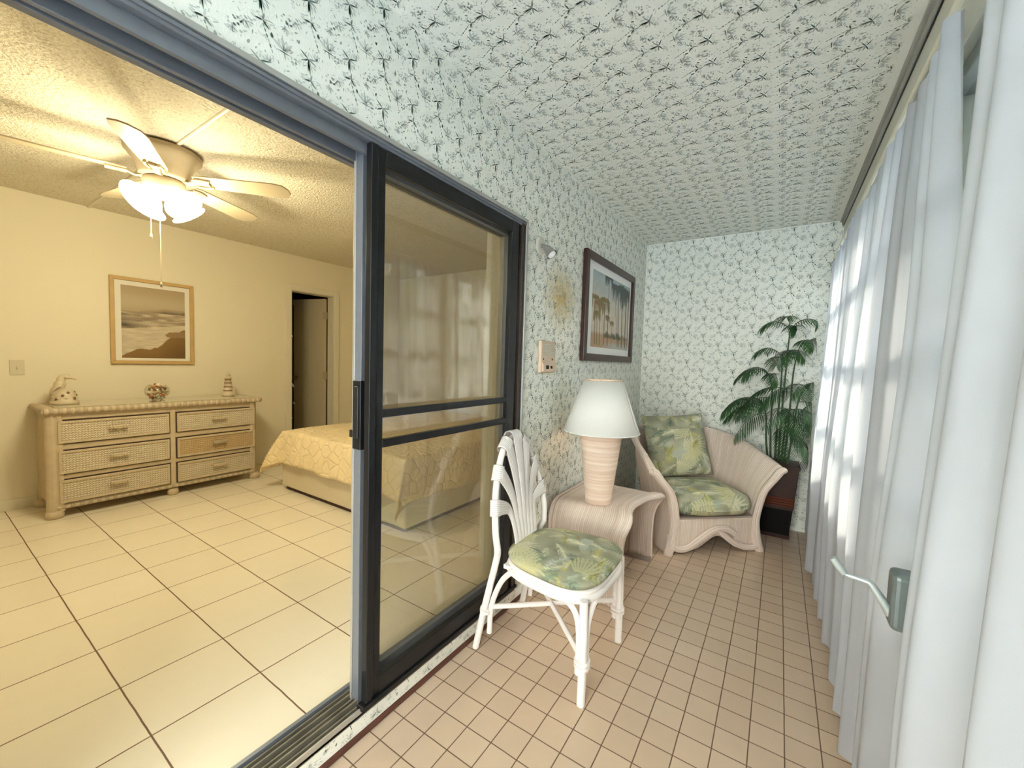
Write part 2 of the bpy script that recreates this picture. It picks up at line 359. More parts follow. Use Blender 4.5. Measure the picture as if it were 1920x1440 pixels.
def paper_ink(mb,u0,u1,v0,v1,fn,holes=(),lu=.128,lv=.159,rot=None,off=(0,0),seed=1):
    rg=random.Random(seed); names={'d':'ink_dark','m':'ink_mid','l':'ink_light'}; rows={'d':[],'m':[],'l':[]}
    def inside(p): return u0<p[0]<u1 and v0<p[1]<v1 and not any(a<p[0]<b and c<p[1]<d for a,b,c,d in holes)
    for i in range(int((u1-u0)/lu)+4):
        for j in range(int((v1-v0)/lv)+4):
            cu=u0+(i-1)*lu+off[0]; cv=v0+(j-1)*lv+off[1]+(lv/2 if i%2 else 0)
            for pts,t in MOT[rg.randrange(4)]:
                if rot: pts=[(p[1],p[0]) for p in pts]
                q=[(cu+p[0],cv+p[1]) for p in pts]
                if all(inside(p) for p in q):
                    r=rg.random(); t2=t if r>.38 else ('m' if t=='d' else 'l')
                    rows[t2].append([fn(*p) for p in q])
    for t,L in rows.items():
        mb.mat(names[t])
        for q in L: mb.add(q,[(0,1,2,3,4,5)])
# ------------------------------------------------------------------ setting
def struct(mb,name,**k):
    o=mb.build(name,**k); o['kind']='structure'; return o
struct(MB().box(-.0,W+.25,-5.42,.25,-.12,0,'tile_tan'),'floor')
struct(MB().box(XF-1.3,-.13,YN,.25,-.12,ZB,'tile_cream'),'floor')
# door wall
mb=MB(); 
def wallbox(x0,x1,y0,y1,z0,z1,front='paper',back='cream',side='cream'):
    vs=[(x,y,z) for z in(z0,z1) for y in(y0,y1) for x in(x0,x1)]
    mb.mat(side); mb.add(vs,[(0,2,3,1),(4,5,7,6),(0,1,5,4),(2,6,7,3)]); mb.mat(back); mb.add(vs,[(0,4,6,2)]); mb.mat(front); mb.add(vs,[(1,3,7,5)])
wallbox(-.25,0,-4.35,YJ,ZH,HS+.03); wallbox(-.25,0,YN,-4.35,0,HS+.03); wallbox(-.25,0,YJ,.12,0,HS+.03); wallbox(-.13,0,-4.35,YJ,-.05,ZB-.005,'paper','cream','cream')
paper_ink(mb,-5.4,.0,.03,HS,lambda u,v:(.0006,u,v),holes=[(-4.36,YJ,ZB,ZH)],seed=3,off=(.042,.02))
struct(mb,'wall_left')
# end wall
mb=MB(); wallbox(0,0,0,0,0,0) if 0 else None
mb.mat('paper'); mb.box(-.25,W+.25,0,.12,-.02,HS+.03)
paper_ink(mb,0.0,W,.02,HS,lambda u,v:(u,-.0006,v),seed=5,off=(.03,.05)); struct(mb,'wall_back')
YF=-5.3; mb=MB(); mb.box(-.0,.10,YF-.12,YF,0,HS,'paper'); mb.box(W-.08,W+.25,YF-.12,YF,0,HS); mb.box(.10,W-.08,YF-.12,YF,0,.30); mb.box(.10,W-.08,YF-.12,YF,2.38,HS); struct(mb,'wall_front')
e=thing('window_6',None,None,(W/2,YF-.06,.30),kind='structure'); f=MB(); f.box(.10,.15,YF-.08,YF-.03,.30,2.38,'winframe'); f.box(W-.13,W-.08,YF-.08,YF-.03,.30,2.38); f.box(.10,W-.08,YF-.08,YF-.03,.30,.35); f.box(.10,W-.08,YF-.08,YF-.03,2.33,2.38); f.box(.74,.78,YF-.08,YF-.03,.30,2.38); f.build('window_frame',parent=e,bevel=.004); MB().box(.15,W-.13,YF-.058,YF-.054,.35,2.33,'glass').build('pane',parent=e)  # unseen window behind the camera, added to fill the sunroom with daylight
mb=MB(); mb.box(.0,W+.25,-5.42,.12,HS,HS+.12,'paper')
paper_ink(mb,.0,W-.05,-5.4,0,lambda u,v:(u,v,HS-.0006),lu=.158,lv=.127,rot=1,seed=8,off=(.03,.02)); struct(mb,'ceiling')
# window wall
SILL=.73; TOPW=2.20
mb=MB(); mb.box(W,W+.2,-5.42,0,-.02,SILL,'coffwhite'); mb.box(W,W+.2,-5.42,0,TOPW,HS,'coffwhite')
edges=[(-.06,-1.10),(-1.18,-2.19),(-2.31,-3.42),(-3.50,-4.50),(-4.58,-5.24)]
pr=0.0
for a,b in edges: mb.box(W,W+.2,a,pr,SILL,TOPW,'coffwhite'); pr=b
mb.box(W,W+.2,-5.42,pr,SILL,TOPW,'coffwhite'); struct(mb,'wall_right')
mb=MB(); mb.box(W-.026,W,-5.3,0,HS-.016,HS,'greytrim'); mb.box(W-.014,W,-5.3,0,HS-.040,HS-.016,'greytrim'); mb.box(W-.006,W,-5.3,0,HS-.046,HS-.040,'bronze'); struct(mb,'trim_1',bevel=.004)
mb=MB(); mb.box(W-.02,W,-5.3,0,0,.07,'greytrim'); struct(mb,'baseboard_right',bevel=.004)
mb=MB(); mb.box(W-.03,W,-5.3,0,SILL-.03,SILL,'white'); struct(mb,'trim_2',bevel=.004)
mb=MB(); 
y=-6.
mb.grid(lambda u,v:(.0015+.007*math.sin(v*PI)+.0015*math.sin(u*190)*math.sin(v*PI),-6+u*6,.0+v*.030),500,5,m='redtile'); struct(mb,'baseboard_left')
for wi,(a,b) in enumerate(edges):
    e=thing('window_%d'%(wi+1),None,None,(W+.06,(a+b)/2,SILL),kind='structure')
    f=MB(); t=.045
    f.box(W+.02,W+.10,b,b+t,SILL,TOPW,'winframe'); f.box(W+.02,W+.10,a-t,a,SILL,TOPW); f.box(W+.022,W+.098,b+t,a-t,SILL,SILL+t); f.box(W+.022,W+.098,b+t,a-t,TOPW-t,TOPW)
    f.box(W+.025,W+.095,(a+b)/2-.025,(a+b)/2+.025,SILL+t,TOPW-t)
    for z in(1.09,1.45,1.82): f.box(W+.03,W+.08,b+t,a-t,z-.02,z+.02)
    f.build('window_frame',parent=e,bevel=.004)
    g=MB().box(W+.052,W+.056,b+t,a-t,SILL+t,TOPW-t,'glass'); g.build('pane',parent=e)
    if wi in(2,):
        cy=-2.86; cx=1.395
        k=MB(); k.box(cx,W+.02,cy-.030,cy+.030,.765,.895,'handlegrey'); 
        k=k.build('crank_handle',parent=e,bevel=.012,label='grey window crank operator box')
        if wi==2:
            h=MB(); h.tube([(cx+.006,cy,.790),(cx-.003,cy,.806),(cx-.030,cy+.004,.846),(cx-.036,cy+.004,.851),(cx-.060,cy+.006,.853),(cx-.078,cy+.008,.854)],[.011,.010,.0075,.0065,.006,.005],12,'handlelight')
            h.tube([(cx-.080,cy+.008,.855),(cx-.090,cy+.008,.868),(cx-.105,cy+.008,.888)],[.0075,.009,.0085],12,'handlelight')
            h.build('crank_arm',parent=k)
# bedroom shell
mb=MB(); mb.box(XF-.12,XF,YN,-1.512,ZB,HB,'cream'); mb.box(XF-.12,XF,-.958,.25,ZB,HB); mb.box(XF-.12,XF,-1.512,-.958,2.108,HB); struct(mb,'wall_far')
mb=MB(); mb.box(XF-.1,-.25,.12,.25,ZB,HB,'cream'); struct(mb,'wall_side')
mb=MB(); mb.box(XF-1.3,-.13,YN-.1,YN,ZB,HB,'cream'); struct(mb,'wall_front')
mb=MB(); mb.box(XF-1.3,-.25,YN,.25,HB,HB+.1,'popcorn'); struct(mb,'ceiling')
mb=MB(); mb.tube([(XF,-3.181,HB),(-.25,-3.181,HB)],.012,8,'white'); struct(mb,'trim_3')
mb=MB(); mb.box(XF,XF+.012,YN,-1.575,ZB,ZB+.085,'white'); mb.box(XF,XF+.012,-.89,.12,ZB,ZB+.085,'white'); struct(mb,'baseboard_far',bevel=.003)
# closet behind the far wall
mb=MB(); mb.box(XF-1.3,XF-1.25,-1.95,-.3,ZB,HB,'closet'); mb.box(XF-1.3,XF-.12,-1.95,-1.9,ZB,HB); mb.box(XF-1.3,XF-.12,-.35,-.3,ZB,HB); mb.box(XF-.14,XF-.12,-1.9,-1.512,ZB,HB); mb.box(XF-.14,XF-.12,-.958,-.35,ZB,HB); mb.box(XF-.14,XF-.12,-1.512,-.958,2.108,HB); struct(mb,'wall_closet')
d=thing('door_3',None,None,(XF,-1.23,ZB),kind='structure')
mb=MB()
for x0,x1 in((XF,XF+.018),): 
    mb.box(x0,x1,-1.578,-1.507,ZB,2.168,'white'); mb.box(x0,x1,-.963,-.892,ZB,2.168); mb.box(x0,x1,-1.507,-.963,2.102,2.168)
mb.box(XF-.13,XF,-1.52,-1.507,ZB,2.10); mb.box(XF-.13,XF,-.963,-.955,ZB,2.10); mb.box(XF-.13,XF,-1.507,-.963,2.095,2.11)
mb.build('door_casing',parent=d,bevel=.004)
ang=R(16); hx,hy=XF-.135,-.985
sp=Matrix.Translation((hx,hy,0))@Matrix.Rotation(R(180)-0+ang,4,'Z')  # leaf runs from hinge along local +x
lf=MB().box(0,.52,-.0175,.0175,ZB+.01,2.075,'door').build('door_leaf',parent=d,space=sp,bevel=.003)
kb=MB()
for s in(1,-1): kb.lathe([(0,.0),(.024,.0),(.024,.006),(.010,.010),(.010,.030),(.024,.038),(.028,.052),(.022,.064),(0,.068)],(0,0,0),20,'knob',mat=Matrix.Rotation(R(-90*s),3,'X').to_4x4())
vv=kb.v; kb.v=[(x+.455,y+(.0175 if y>0 else -.0175),z+1.03) for x,y,z in vv]; kb.build('door_knob',parent=lf,space=sp)
for z in(.35,1.08,1.86):
    MB().box(-.022,.03,-.004,.02,z-.045,z+.045,'fanwhite').build('hinge',parent=d,space=sp)
# patterned curtain hanging in the closet
def wavy(name,fn,nu,nv,mat,**k): return MB().grid(fn,nu,nv,m=mat).build(name,**k)
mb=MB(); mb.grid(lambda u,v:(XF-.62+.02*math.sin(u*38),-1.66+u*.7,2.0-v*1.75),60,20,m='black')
rg=random.Random(4)
for k in range(60):
    a=rg.random()*6.3; y=rg.uniform(-1.6,-1.0); z=rg.uniform(.4,1.95); L=rg.uniform(.05,.11)
    q=lens((y,z),(y+L*.5*math.cos(a),z+L*math.sin(a)),.028); mb.mat('matcream'); mb.add([(XF-.598,p[0],p[1]) for p in q],[(0,1,2,3,4,5)])
tag(mb.build('closet_curtain'),'black and cream floral curtain hanging inside the dark closet doorway','curtain')
# ------------------------------------------------------------------ sliding door
D=thing('door_1',None,None,(0,-3.8,ZS),kind='structure')
mb=MB(); y0=-4.35
mb.box(-.13,-.105,y0,YJ,2.0,ZH,'greyal'); mb.box(-.105,-.09,y0,YJ,2.045,ZH); mb.box(-.09,-.075,y0,YJ,2.0,ZH); mb.box(-.075,-.035,y0,YJ,2.052,ZH); mb.box(-.035,-.02,y0,YJ,2.01,ZH); mb.box(-.02,.004,y0,YJ,2.045,ZH); mb.box(-.02,.012,y0,YJ+.012,ZH-.008,ZH+.008,'lightal'); mb.box(.0,.009,y0,YJ+.008,ZH-.022,ZH-.012,'greyal')
mb.box(-.13,.006,y0,y0+.03,ZB,ZH,'brownal'); mb.build('head_frame',parent=D,bevel=.0015,label='grey aluminium head track')
mb=MB(); mb.box(-.13,-.02,YJ-.018,YJ,ZS,ZH,'brownal'); mb.box(-.13,-.10,YJ-.045,YJ,ZS,ZH,'lightal'); mb.box(-.075,-.065,YJ-.035,YJ,ZS,ZH,'brownal'); mb.box(-.02,.006,YJ-.012,YJ+.004,ZS,ZH,'brownal'); mb.box(-.01,.012,YJ-.002,YJ+.014,ZS-.01,ZH,'lightal'); mb.box(-.03,.008,YJ-.04,YJ-.02,ZS,ZH,'brownal')
mb.build('jamb_frame',parent=D,bevel=.0015,label='brown and silver side jamb')
mb=MB(); mb.box(-.135,0.0,y0,YJ,ZB-.003,ZB+.008,'track')
for x,w,h,mm in((-.133,.014,.030,'greyal'),(-.108,.005,.026,'track'),(-.088,.006,.028,'track'),(-.066,.005,.024,'track'),(-.046,.006,.028,'track'),(-.026,.005,.022,'track'),(-.006,.006,.026,'lightal')): mb.box(x,x+w,y0,YJ,ZB,ZB+h,mm)
mb.build('floor_track',parent=D,label='dirty grey floor track with ribs')
# glass leaf parked behind the screen
P=MB(); a,b=-3.222,-2.285; x0,x1=-.072,-.038
gp=MB(); gp.box(x0,x1,a,a+.075,.100,2.046,'greyal'); gp.box(x0,x1,b-.055,b,.100,2.046); gp.box(x0+.002,x1-.002,a+.074,b-.054,1.985,2.044); gp.box(x0+.002,x1-.002,a+.074,b-.054,.102,ZS+.085); gp.box(x0-.012,x0-.0005,a-.002,a+.022,.100,2.045,'lightal'); gp.box(x1,x1+.002,a+.052,a+.074,ZS+.02,2.03,'lightal')
gl=gp.build('glass_door_leaf',parent=D,bevel=.002,label='grey aluminium glass sliding leaf')
MB().box(-.057,-.053,a+.07,b-.05,ZS+.08,1.99,'doorglass').build('glass_pane',parent=gl)
hb=MB(); hb.box(x0-.004,x1+.006,a-.006,a+.02,1.02,1.26,'bronze'); hb.box(x0+.008,x1-.004,a-.010,a-.004,1.06,1.24,'black'); hb.build('pull_handle',parent=gl,bevel=.003,label='black recessed pull handle')
MB().box(x0-.02,x0-.008,a-.006,a+.006,1.06,1.085,'black').build('latch',parent=gl)
# screen door
E2=thing('door_2',None,None,(0,-2.76,ZS+.02),kind='structure')
a,b=-3.224,-2.330; x0,x1=-.018,.010
sf=MB(); sf.box(x0,x1,a,a+.028,.122,2.043,'bronze'); sf.box(x0+.001,x1-.006,a+.030,a+.062,.122,2.042); sf.box(x0,x1,b-.060,b,.122,2.043); sf.box(x0+.0015,x1-.0015,a+.060,b-.058,1.985,2.041); sf.box(x0+.0015,x1-.0015,a+.060,b-.058,.124,.19); 
sfo=sf.build('screen_frame',parent=E2,bevel=.003,label='dark bronze screen door frame')
for z in(1.145,1.038): MB().box(x0,x1-.004,a+.06,b-.058,z-.014,z+.014,'bronze').build('crossbar',parent=E2,bevel=.002)
MB().box(-.005,-.004,a+.05,b-.05,.18,2.0,'screen').build('insect_screen',parent=E2)
mb=MB(); mb.box(-.02,.016,-3.24,YJ,ZS-.006,.120,'bronze'); mb.build('bottom_guide',parent=E2,bevel=.002)
# ------------------------------------------------------------------ printed pictures and fabric (colour drawn per vertex: the artwork itself)
def canvas(w,h,c): return np.ones((h,w,3))*np.array(c)
def stroke(im,p,q,w0,w1,c,al=1.):
    """tapered line; p,q in pixels (x right, y down)"""
    h,w,_=im.shape; m=max(w0,w1)+1; x0=int(max(0,min(p[0],q[0])-m)); x1=int(min(w,max(p[0],q[0])+m+1)); y0=int(max(0,min(p[1],q[1])-m)); y1=int(min(h,max(p[1],q[1])+m+1))
    if x1<=x0 or y1<=y0: return
    yy,xx=np.mgrid[y0:y1,x0:x1]; dx,dy=q[0]-p[0],q[1]-p[1]; L=dx*dx+dy*dy+1e-9
    t=np.clip(((xx-p[0])*dx+(yy-p[1])*dy)/L,0,1); d=np.hypot(xx-p[0]-t*dx,yy-p[1]-t*dy); r=(w0+(w1-w0)*t)/2
    a=np.clip(r-d+.5,0,1)[...,None]*al; im[y0:y1,x0:x1]=im[y0:y1,x0:x1]*(1-a)+np.array(c)*a
def smooth_noise(w,h,s,rs):
    g=rs.rand(h//s+3,w//s+3); y=np.arange(h)/s; x=np.arange(w)/s; y0=y.astype(int); x0=x.astype(int); fy=(y-y0)[:,None]; fx=(x-x0)[None]
    fy=fy*fy*(3-2*fy); fx=fx*fx*(3-2*fx)
    return (g[y0][:,x0]*(1-fy)*(1-fx)+g[y0+1][:,x0]*fy*(1-fx)+g[y0][:,x0+1]*(1-fy)*fx+g[y0+1][:,x0+1]*fy*fx)
def fabric_tex(seed=1,N=640):
    rs=np.random.RandomState(seed); im=canvas(N,N,(.27,.28,.19)); n=smooth_noise(N,N,60,rs)[...,None]; im=im*(1-n)+np.array((.52,.50,.37))*n
    pal=[(.30,.31,.13),(.50,.47,.20),(.62,.58,.33),(.70,.68,.48),(.27,.33,.24),(.40,.44,.34),(.52,.55,.47),(.20,.26,.19),(.47,.42,.17)]
    def frond(x,y,ang,L,spread,k,c,c2,th):
        cur=rs.uniform(-.6,.6)/k; px,py=x,y
        for i in range(k):
            t=i/k; a=ang+cur*i; nx,ny=px+L/k*math.cos(a),py+L/k*math.sin(a); stroke(im,(px,py),(nx,ny),th*1.2,th,c2)
            l=spread*math.sin(PI*min(1,t*.9+.12))
            for s in(-1,1):
                b=a+s*(.95-.45*t); e=(nx+l*math.cos(b),ny+l*math.sin(b)); cc=c if rs.rand()>.3 else c2
                stroke(im,(nx,ny),e,th*1.5,.6,cc,.9)
            px,py=nx,ny
    def fan(x,y,ang,L,k,c,c2):
        for i in range(k):
            a=ang+(i/(k-1)-.5)*2.3; l=L*(.75+.25*math.cos((i/(k-1)-.5)*2.4)); e=(x+l*math.cos(a),y+l*math.sin(a)); w=L*.085
            mid=(x+l*.55*math.cos(a),y+l*.55*math.sin(a)); stroke(im,(x,y),mid,1.5,w,c,.95); stroke(im,mid,e,w,1.,c,.95); stroke(im,(x,y),e,.8,.8,c2,.8)
    sc=N/640
    for i in range(64):
        x,y=rs.rand()*N,rs.rand()*N; c=pal[rs.randint(4,9)] if i<22 else pal[rs.randint(9)]; k_=rs.choice([.62,1.28]); c2=tuple(v*k_ for v in c)
        frond(x,y,rs.rand()*6.3,rs.uniform(110,210)*sc,rs.uniform(34,64)*sc,22,c,c2,3.2*sc)
    for i in range(7):
        x,y=rs.rand()*N,rs.rand()*N; c=pal[rs.choice([1,2,3,6])]; fan(x,y,rs.rand()*6.3,rs.uniform(110,180)*sc,13,c,tuple(v*.6 for v in c))
    for i in range(16):
        x,y=rs.rand()*N,rs.rand()*N; c=pal[rs.choice([1,2,3,8])]; c2=tuple(min(1,v*1.3) for v in c) if rs.rand()>.5 else tuple(v*.6 for v in c)
        frond(x,y,rs.rand()*6.3,rs.uniform(90,190)*sc,rs.uniform(30,54)*sc,20,c,c2,3.4*sc)
    # pieced edge of a big split leaf
    for i in range(5):
        x,y=rs.rand()*N,rs.rand()*N; a0=rs.rand()*6.3
        for k in range(9):
            a=a0+k*.13; 
            for j in range(5):
                r0=(60+j*26)*sc; p=(x+r0*math.cos(a),y+r0*math.sin(a)); q=(x+(r0+22*sc)*math.cos(a+.03),y+(r0+22*sc)*math.sin(a+.03)); stroke(im,p,q,(9+j*1.5)*sc,(7+j*1.5)*sc,(.63,.60,.36),.9); stroke(im,p,(p[0]-5*math.sin(a),p[1]+5*math.cos(a)),1.6,1.,(.25,.27,.14),.8)
    return np.clip(im*.80,0,1)
FAB=fabric_tex(3)
def sample(im,u,v):
    h,w,_=im.shape; return im[(np.asarray(v)*h).astype(int)%h,(np.asarray(u)*w).astype(int)%w]
def picture(name,im,mapf,parent,mat='print'):
    h,w,_=im.shape; mb=MB(); vs=[mapf((i+.5)/w if 0 else i/(w-1),j/(h-1)) for j in range(h) for i in range(w)]
    fs=[(j*w+i,j*w+i+1,(j+1)*w+i+1,(j+1)*w+i) for j in range(h-1) for i in range(w-1)]
    mb.add(vs,fs); mb.mats=[mat]
    return mb.build(name,parent=parent,cols=im.reshape(-1,3))
def frame_box(mb,fn,u0,u1,v0,v1,w,d0,d1,m):
    """four mitred bars; fn(u,v,d)"""
    mb.mat(m); o=[(u0,v0),(u1,v0),(u1,v1),(u0,v1)]; i=[(u0+w,v0+w),(u1-w,v0+w),(u1-w,v1-w),(u0+w,v1-w)]
    for k in range(4):
        q=[o[k],o[(k+1)%4],i[(k+1)%4],i[k]]; mb.prism(q,d0,d1,fn)
# beach print
def beach(w=150,h=170):
    rs=np.random.RandomState(5); yy,xx=np.mgrid[0:h,0:w]; u=xx/(w-1.); v=yy/(h-1.); n=smooth_noise(w,h,9,rs); nl=smooth_noise(w*1,h,5,rs); ns=np.repeat(smooth_noise(w//6+2,h,3,rs),6,1)[:, :w]
    im=canvas(w,h,(.37,.28,.165)); g=np.exp(-((v-.22)/.13)**2)[...,None]; im=im*(1-g*.5)+np.array((.50,.44,.31))*g*.5
    top=.335-.05*np.clip((u-.3)/.35,0,1)+.012*(n-.5); m=((v>top)&(v<.375)&(u>.28))[...,None]*np.clip((v-top)/.07,.25,1)[...,None]; im=im*(1-m)+np.array((.115,.085,.06))*m
    sea=(v>=.355)[...,None]; ns=ns[...,None]; s=np.array((.52,.44,.31))*ns+np.array((.24,.18,.12))*(1-ns); im=np.where(sea,s,im)
    dk=np.exp(-((v-.545)/.035)**2)*np.clip(1.15-u*2.4,0,1)+.7*np.exp(-((v-.40)/.015)**2)*np.clip(1-u*3,0,1)+.6*np.exp(-((v-.47)/.03)**2)*np.clip(1-u*1.8,0,1); dk=np.clip(dk,0,1)[...,None]; im=im*(1-dk)+np.array((.075,.06,.04))*dk
    foam=((v>.50+.10*(1-u))&(v>.42))[...,None]; f=np.array((.60,.51,.37))*(.75+.25*ns)+.03*(n[...,None]-.5); im=np.where(foam&(dk<.35),f,im)
    edge=.97-.38*u**1.3-.04*np.sin(u*9)+.02*(n-.5)
    sd=(v>edge)[...,None]; sand=np.array((.20,.115,.04))*(1.15-.45*np.clip((v-edge)/.35,0,1))[...,None]; im=np.where(sd,sand,im)
    t2=((v>.62-.03*u+.02*n)&(v<.69)&(u>.66+1.5*abs(v-.66)))[...,None]; im=np.where(t2,np.array((.26,.17,.08)),im)
    return np.clip(im,0,1)
t=thing('framed_beach_print','sepia shoreline print in a light wood frame above the wicker dresser','picture',(XF,-2.77,1.215))
fn=lambda u,v,d:(XF+d,u,v)
mb=MB(); frame_box(mb,fn,-3.071,-2.473,1.215,1.978,.030,.002,.030,'lightwood'); mb.build('frame',parent=t,bevel=.004)
MB().box(XF+.004,XF+.012,-3.045,-2.50,1.24,1.955,'matcream').build('mat_board',parent=t)
picture('print',beach(),lambda u,v:(XF+.0125,-2.998+u*.458,1.908-v*.640),t)

# palm print
def palms(w=150,h=130):
    rs=np.random.RandomState(9); yy,xx=np.mgrid[0:h,0:w]; u=xx/(w-1.); v=yy/(h-1.); n=smooth_noise(w,h,8,rs)[...,None]
    a=np.clip(v/.55,0,1)[...,None]; im=np.array((.36,.44,.47))*(1-a)+np.array((.66,.56,.46))*a; im=im*(.92+.16*n)
    b=np.clip((v-.78)/.05,0,1)[...,None]; im=im*(1-b)+np.array((.47,.30,.18))*b; c=np.clip((v-.90)/.05,0,1)[...,None]*np.clip(u*3-.7,0,1)[...,None]; im=im*(1-c)+np.array((.50,.48,.44))*c
    X=lambda q:q*w; Y=lambda q:q*h
    for k in range(26): 
        x=rs.uniform(.3,.95); r=rs.uniform(.02,.045); stroke(im,(X(x),Y(.80+rs.uniform(-.03,.03))),(X(x+.03),Y(.83)),h*r*1.6,h*r*1.2,(.09,.085,.04),.55)
    def palm(cx,cy,bx,r,col,tw):
        stroke(im,(X(cx),Y(cy)),(X(bx),Y(.95)),tw,tw*1.3,tuple(x*.55 for x in col))
        for k in range(34):
            an=rs.uniform(-2.7,-.4) if rs.rand()>.6 else rs.uniform(-PI,0)
            ex=cx+r*.8*math.cos(an); ey=cy+r*.35*math.sin(an); c=tuple(x*rs.uniform(.6,1.35) for x in col)
            stroke(im,(X(cx),Y(cy)),(X(ex),Y(ey)),1.6,1.4,c); stroke(im,(X(ex),Y(ey)),(X(ex+rs.uniform(-.015,.02)),Y(ey+r*rs.uniform(.5,1.35))),2.2,.8,c)
    for cx,cy,bx,r,tw in((.06,.36,.09,.13,1.6),(.18,.42,.20,.15,1.6),(.30,.36,.30,.15,2.),(.12,.55,.14,.09,1.5),(.38,.56,.39,.06,1.2),(.50,.62,.50,.05,1.)): palm(cx,cy,bx,r,(.22,.17,.06),tw)
    for cx,cy,bx,r,tw in((.38,.02,.40,.12,1.2),(.64,.14,.70,.19,2.4),(.76,.10,.80,.2,2.6),(.88,.16,.90,.2,2.6),(.96,.12,.985,.18,2.),(.55,.10,.66,.12,1.2)): palm(cx,cy,bx,r,(.075,.095,.09),tw)
    return np.clip(im,0,1)
t=thing('framed_palm_print','print of tall palm trees in dark mahogany frame with wide white mat','picture',(0,-.97,1.36))
fn=lambda u,v,d:(d,u,v)
mb=MB(); frame_box(mb,lambda u,v,d:(d,u,v),-1.508,-.428,1.362,2.122,.052,.002,.034,'mahog'); mb.build('frame',parent=t,bevel=.004)
MB().box(.004,.012,-1.47,-.465,1.40,2.085,'mat').build('mat_board',parent=t)
picture('print',palms(),lambda u,v:(.0125,-1.352+u*.842,2.016-v*.550),t)

# ------------------------------------------------------------------ small wall items
t=thing('wall_spotlight','small grey swivel spotlight on a round white wall plate','wall light',(0,-2.095,1.99))
rx=Matrix.Rotation(R(90),4,'Y')
MB().lathe([(0,.012),(.03,.012),(.048,.007),(.052,0)],(0,-2.095,1.992),28,'coffwhite',mat=rx).build('wall_plate',parent=t)
MB().tube([(.008,-2.095,1.99),(.030,-2.100,1.985),(.040,-2.107,1.976)],[.012,.010,.012],12,'steel').build('swivel_arm',parent=t)
dirv=Vector((.060,.0,-.066)).normalized(); q=dirv.to_track_quat('Z','Y').to_matrix().to_4x4()
hd=MB().lathe([(0,0),(.014,0),(.018,.006),(.018,.014),(.022,.020),(.031,.062),(.032,.066),(.029,.066),(.018,.03),(0,.026)],(.038,-2.105,1.978),26,'steel',mat=q).build('lamp_head',parent=t)
MB().lathe([(0,.026),(.012,.03),(.025,.052),(.022,.070),(0,.080)],(.038,-2.105,1.978),20,'mat',mat=q).build('bulb',parent=hd)
t=thing('intercom','beige wall intercom panel with grille and keys','intercom',(0,-1.99,1.28))
mb=MB().box(0,.022,-2.078,-1.905,1.28,1.465,'beige'); mb.build('housing',parent=t,bevel=.006)
mb=MB(); 
for i in range(9): mb.box(.022,.024,-2.062,-1.921,1.375+i*.0085,1.3795+i*.0085,'coffwhite')
mb.build('speaker_grille',parent=t)
mb=MB(); mb.prism([(.022,1.288),(.036,1.288),(.034,1.330),(.022,1.352)],-2.070,-1.912,lambda u,v,d:(u,d,v),'beige'); cp=mb.build('control_panel',parent=t,bevel=.002)
MB().box(.032,.040,-2.040,-2.012,1.303,1.325,'black').build('button',parent=cp,bevel=.002)
MB().box(.032,.038,-1.985,-1.966,1.305,1.322,'black').build('button',parent=cp,bevel=.002)
for y in(-2.05,-1.945): MB().lathe([(0,.003),(.004,.002),(.005,0)],(.022,y,1.360),10,'black',mat=rx).build('screw',parent=t)
t=thing('light_switch','ivory single toggle switch on the bedroom wall','light switch',(XF,-3.59,1.12))
MB().box(XF,XF+.006,-3.627,-3.552,1.121,1.237,'switch').build('plate',parent=t,bevel=.003)
MB().box(XF+.004,XF+.016,-3.594,-3.585,1.168,1.190,'switch').build('toggle',parent=t,bevel=.002)
# ------------------------------------------------------------------ table lamp
LX,LY=.272,-1.752; TZ=.50
t=thing('table_lamp','table lamp with tapered wound-reed base and wide white shade on the side table','lamp',(LX,LY,TZ))
MB().lathe([(0,0),(.076,0),(.079,.004),(.0795,.03),(.124,.405),(.1245,.425),(.118,.432),(0,.432)],(LX,LY,TZ),48,'lampreed').build('base',parent=t)
MB().tube([(LX,LY,TZ+.43),(LX,LY,TZ+.52)],.012,12,'steel').build('socket_stem',parent=t)
mb=MB(); sh=[(.226,.435),(.2268,.438),(.223,.445),(.118,.742),(.1185,.746)]
mb.lathe([(.2245,.437),(.117,.744)],(LX,LY,TZ),64,'shade'); shd=mb.build('lamp_shade',parent=t,solid=.0015)
mb=MB()
for r,z in((.225,.437),(.1172,.744)): mb=MB(); mb.tube([(LX+r*math.cos(a*PI/32),LY+r*math.sin(a*PI/32),TZ+z) for a in range(65)],.0026,6,'shadetrim' if r<.2 else 'mat',caps=False).build('shade_rim',parent=shd)
mb=MB()
for a in range(3): mb.tube([(LX,LY,TZ+.728),(LX+.116*math.cos(a*2.094),LY+.116*math.sin(a*2.094),TZ+.742)],.0015,6,'steel')
mb.tube([(LX,LY,TZ+.5),(LX,LY,TZ+.735)],.0025,6); mb.build('harp',parent=t)
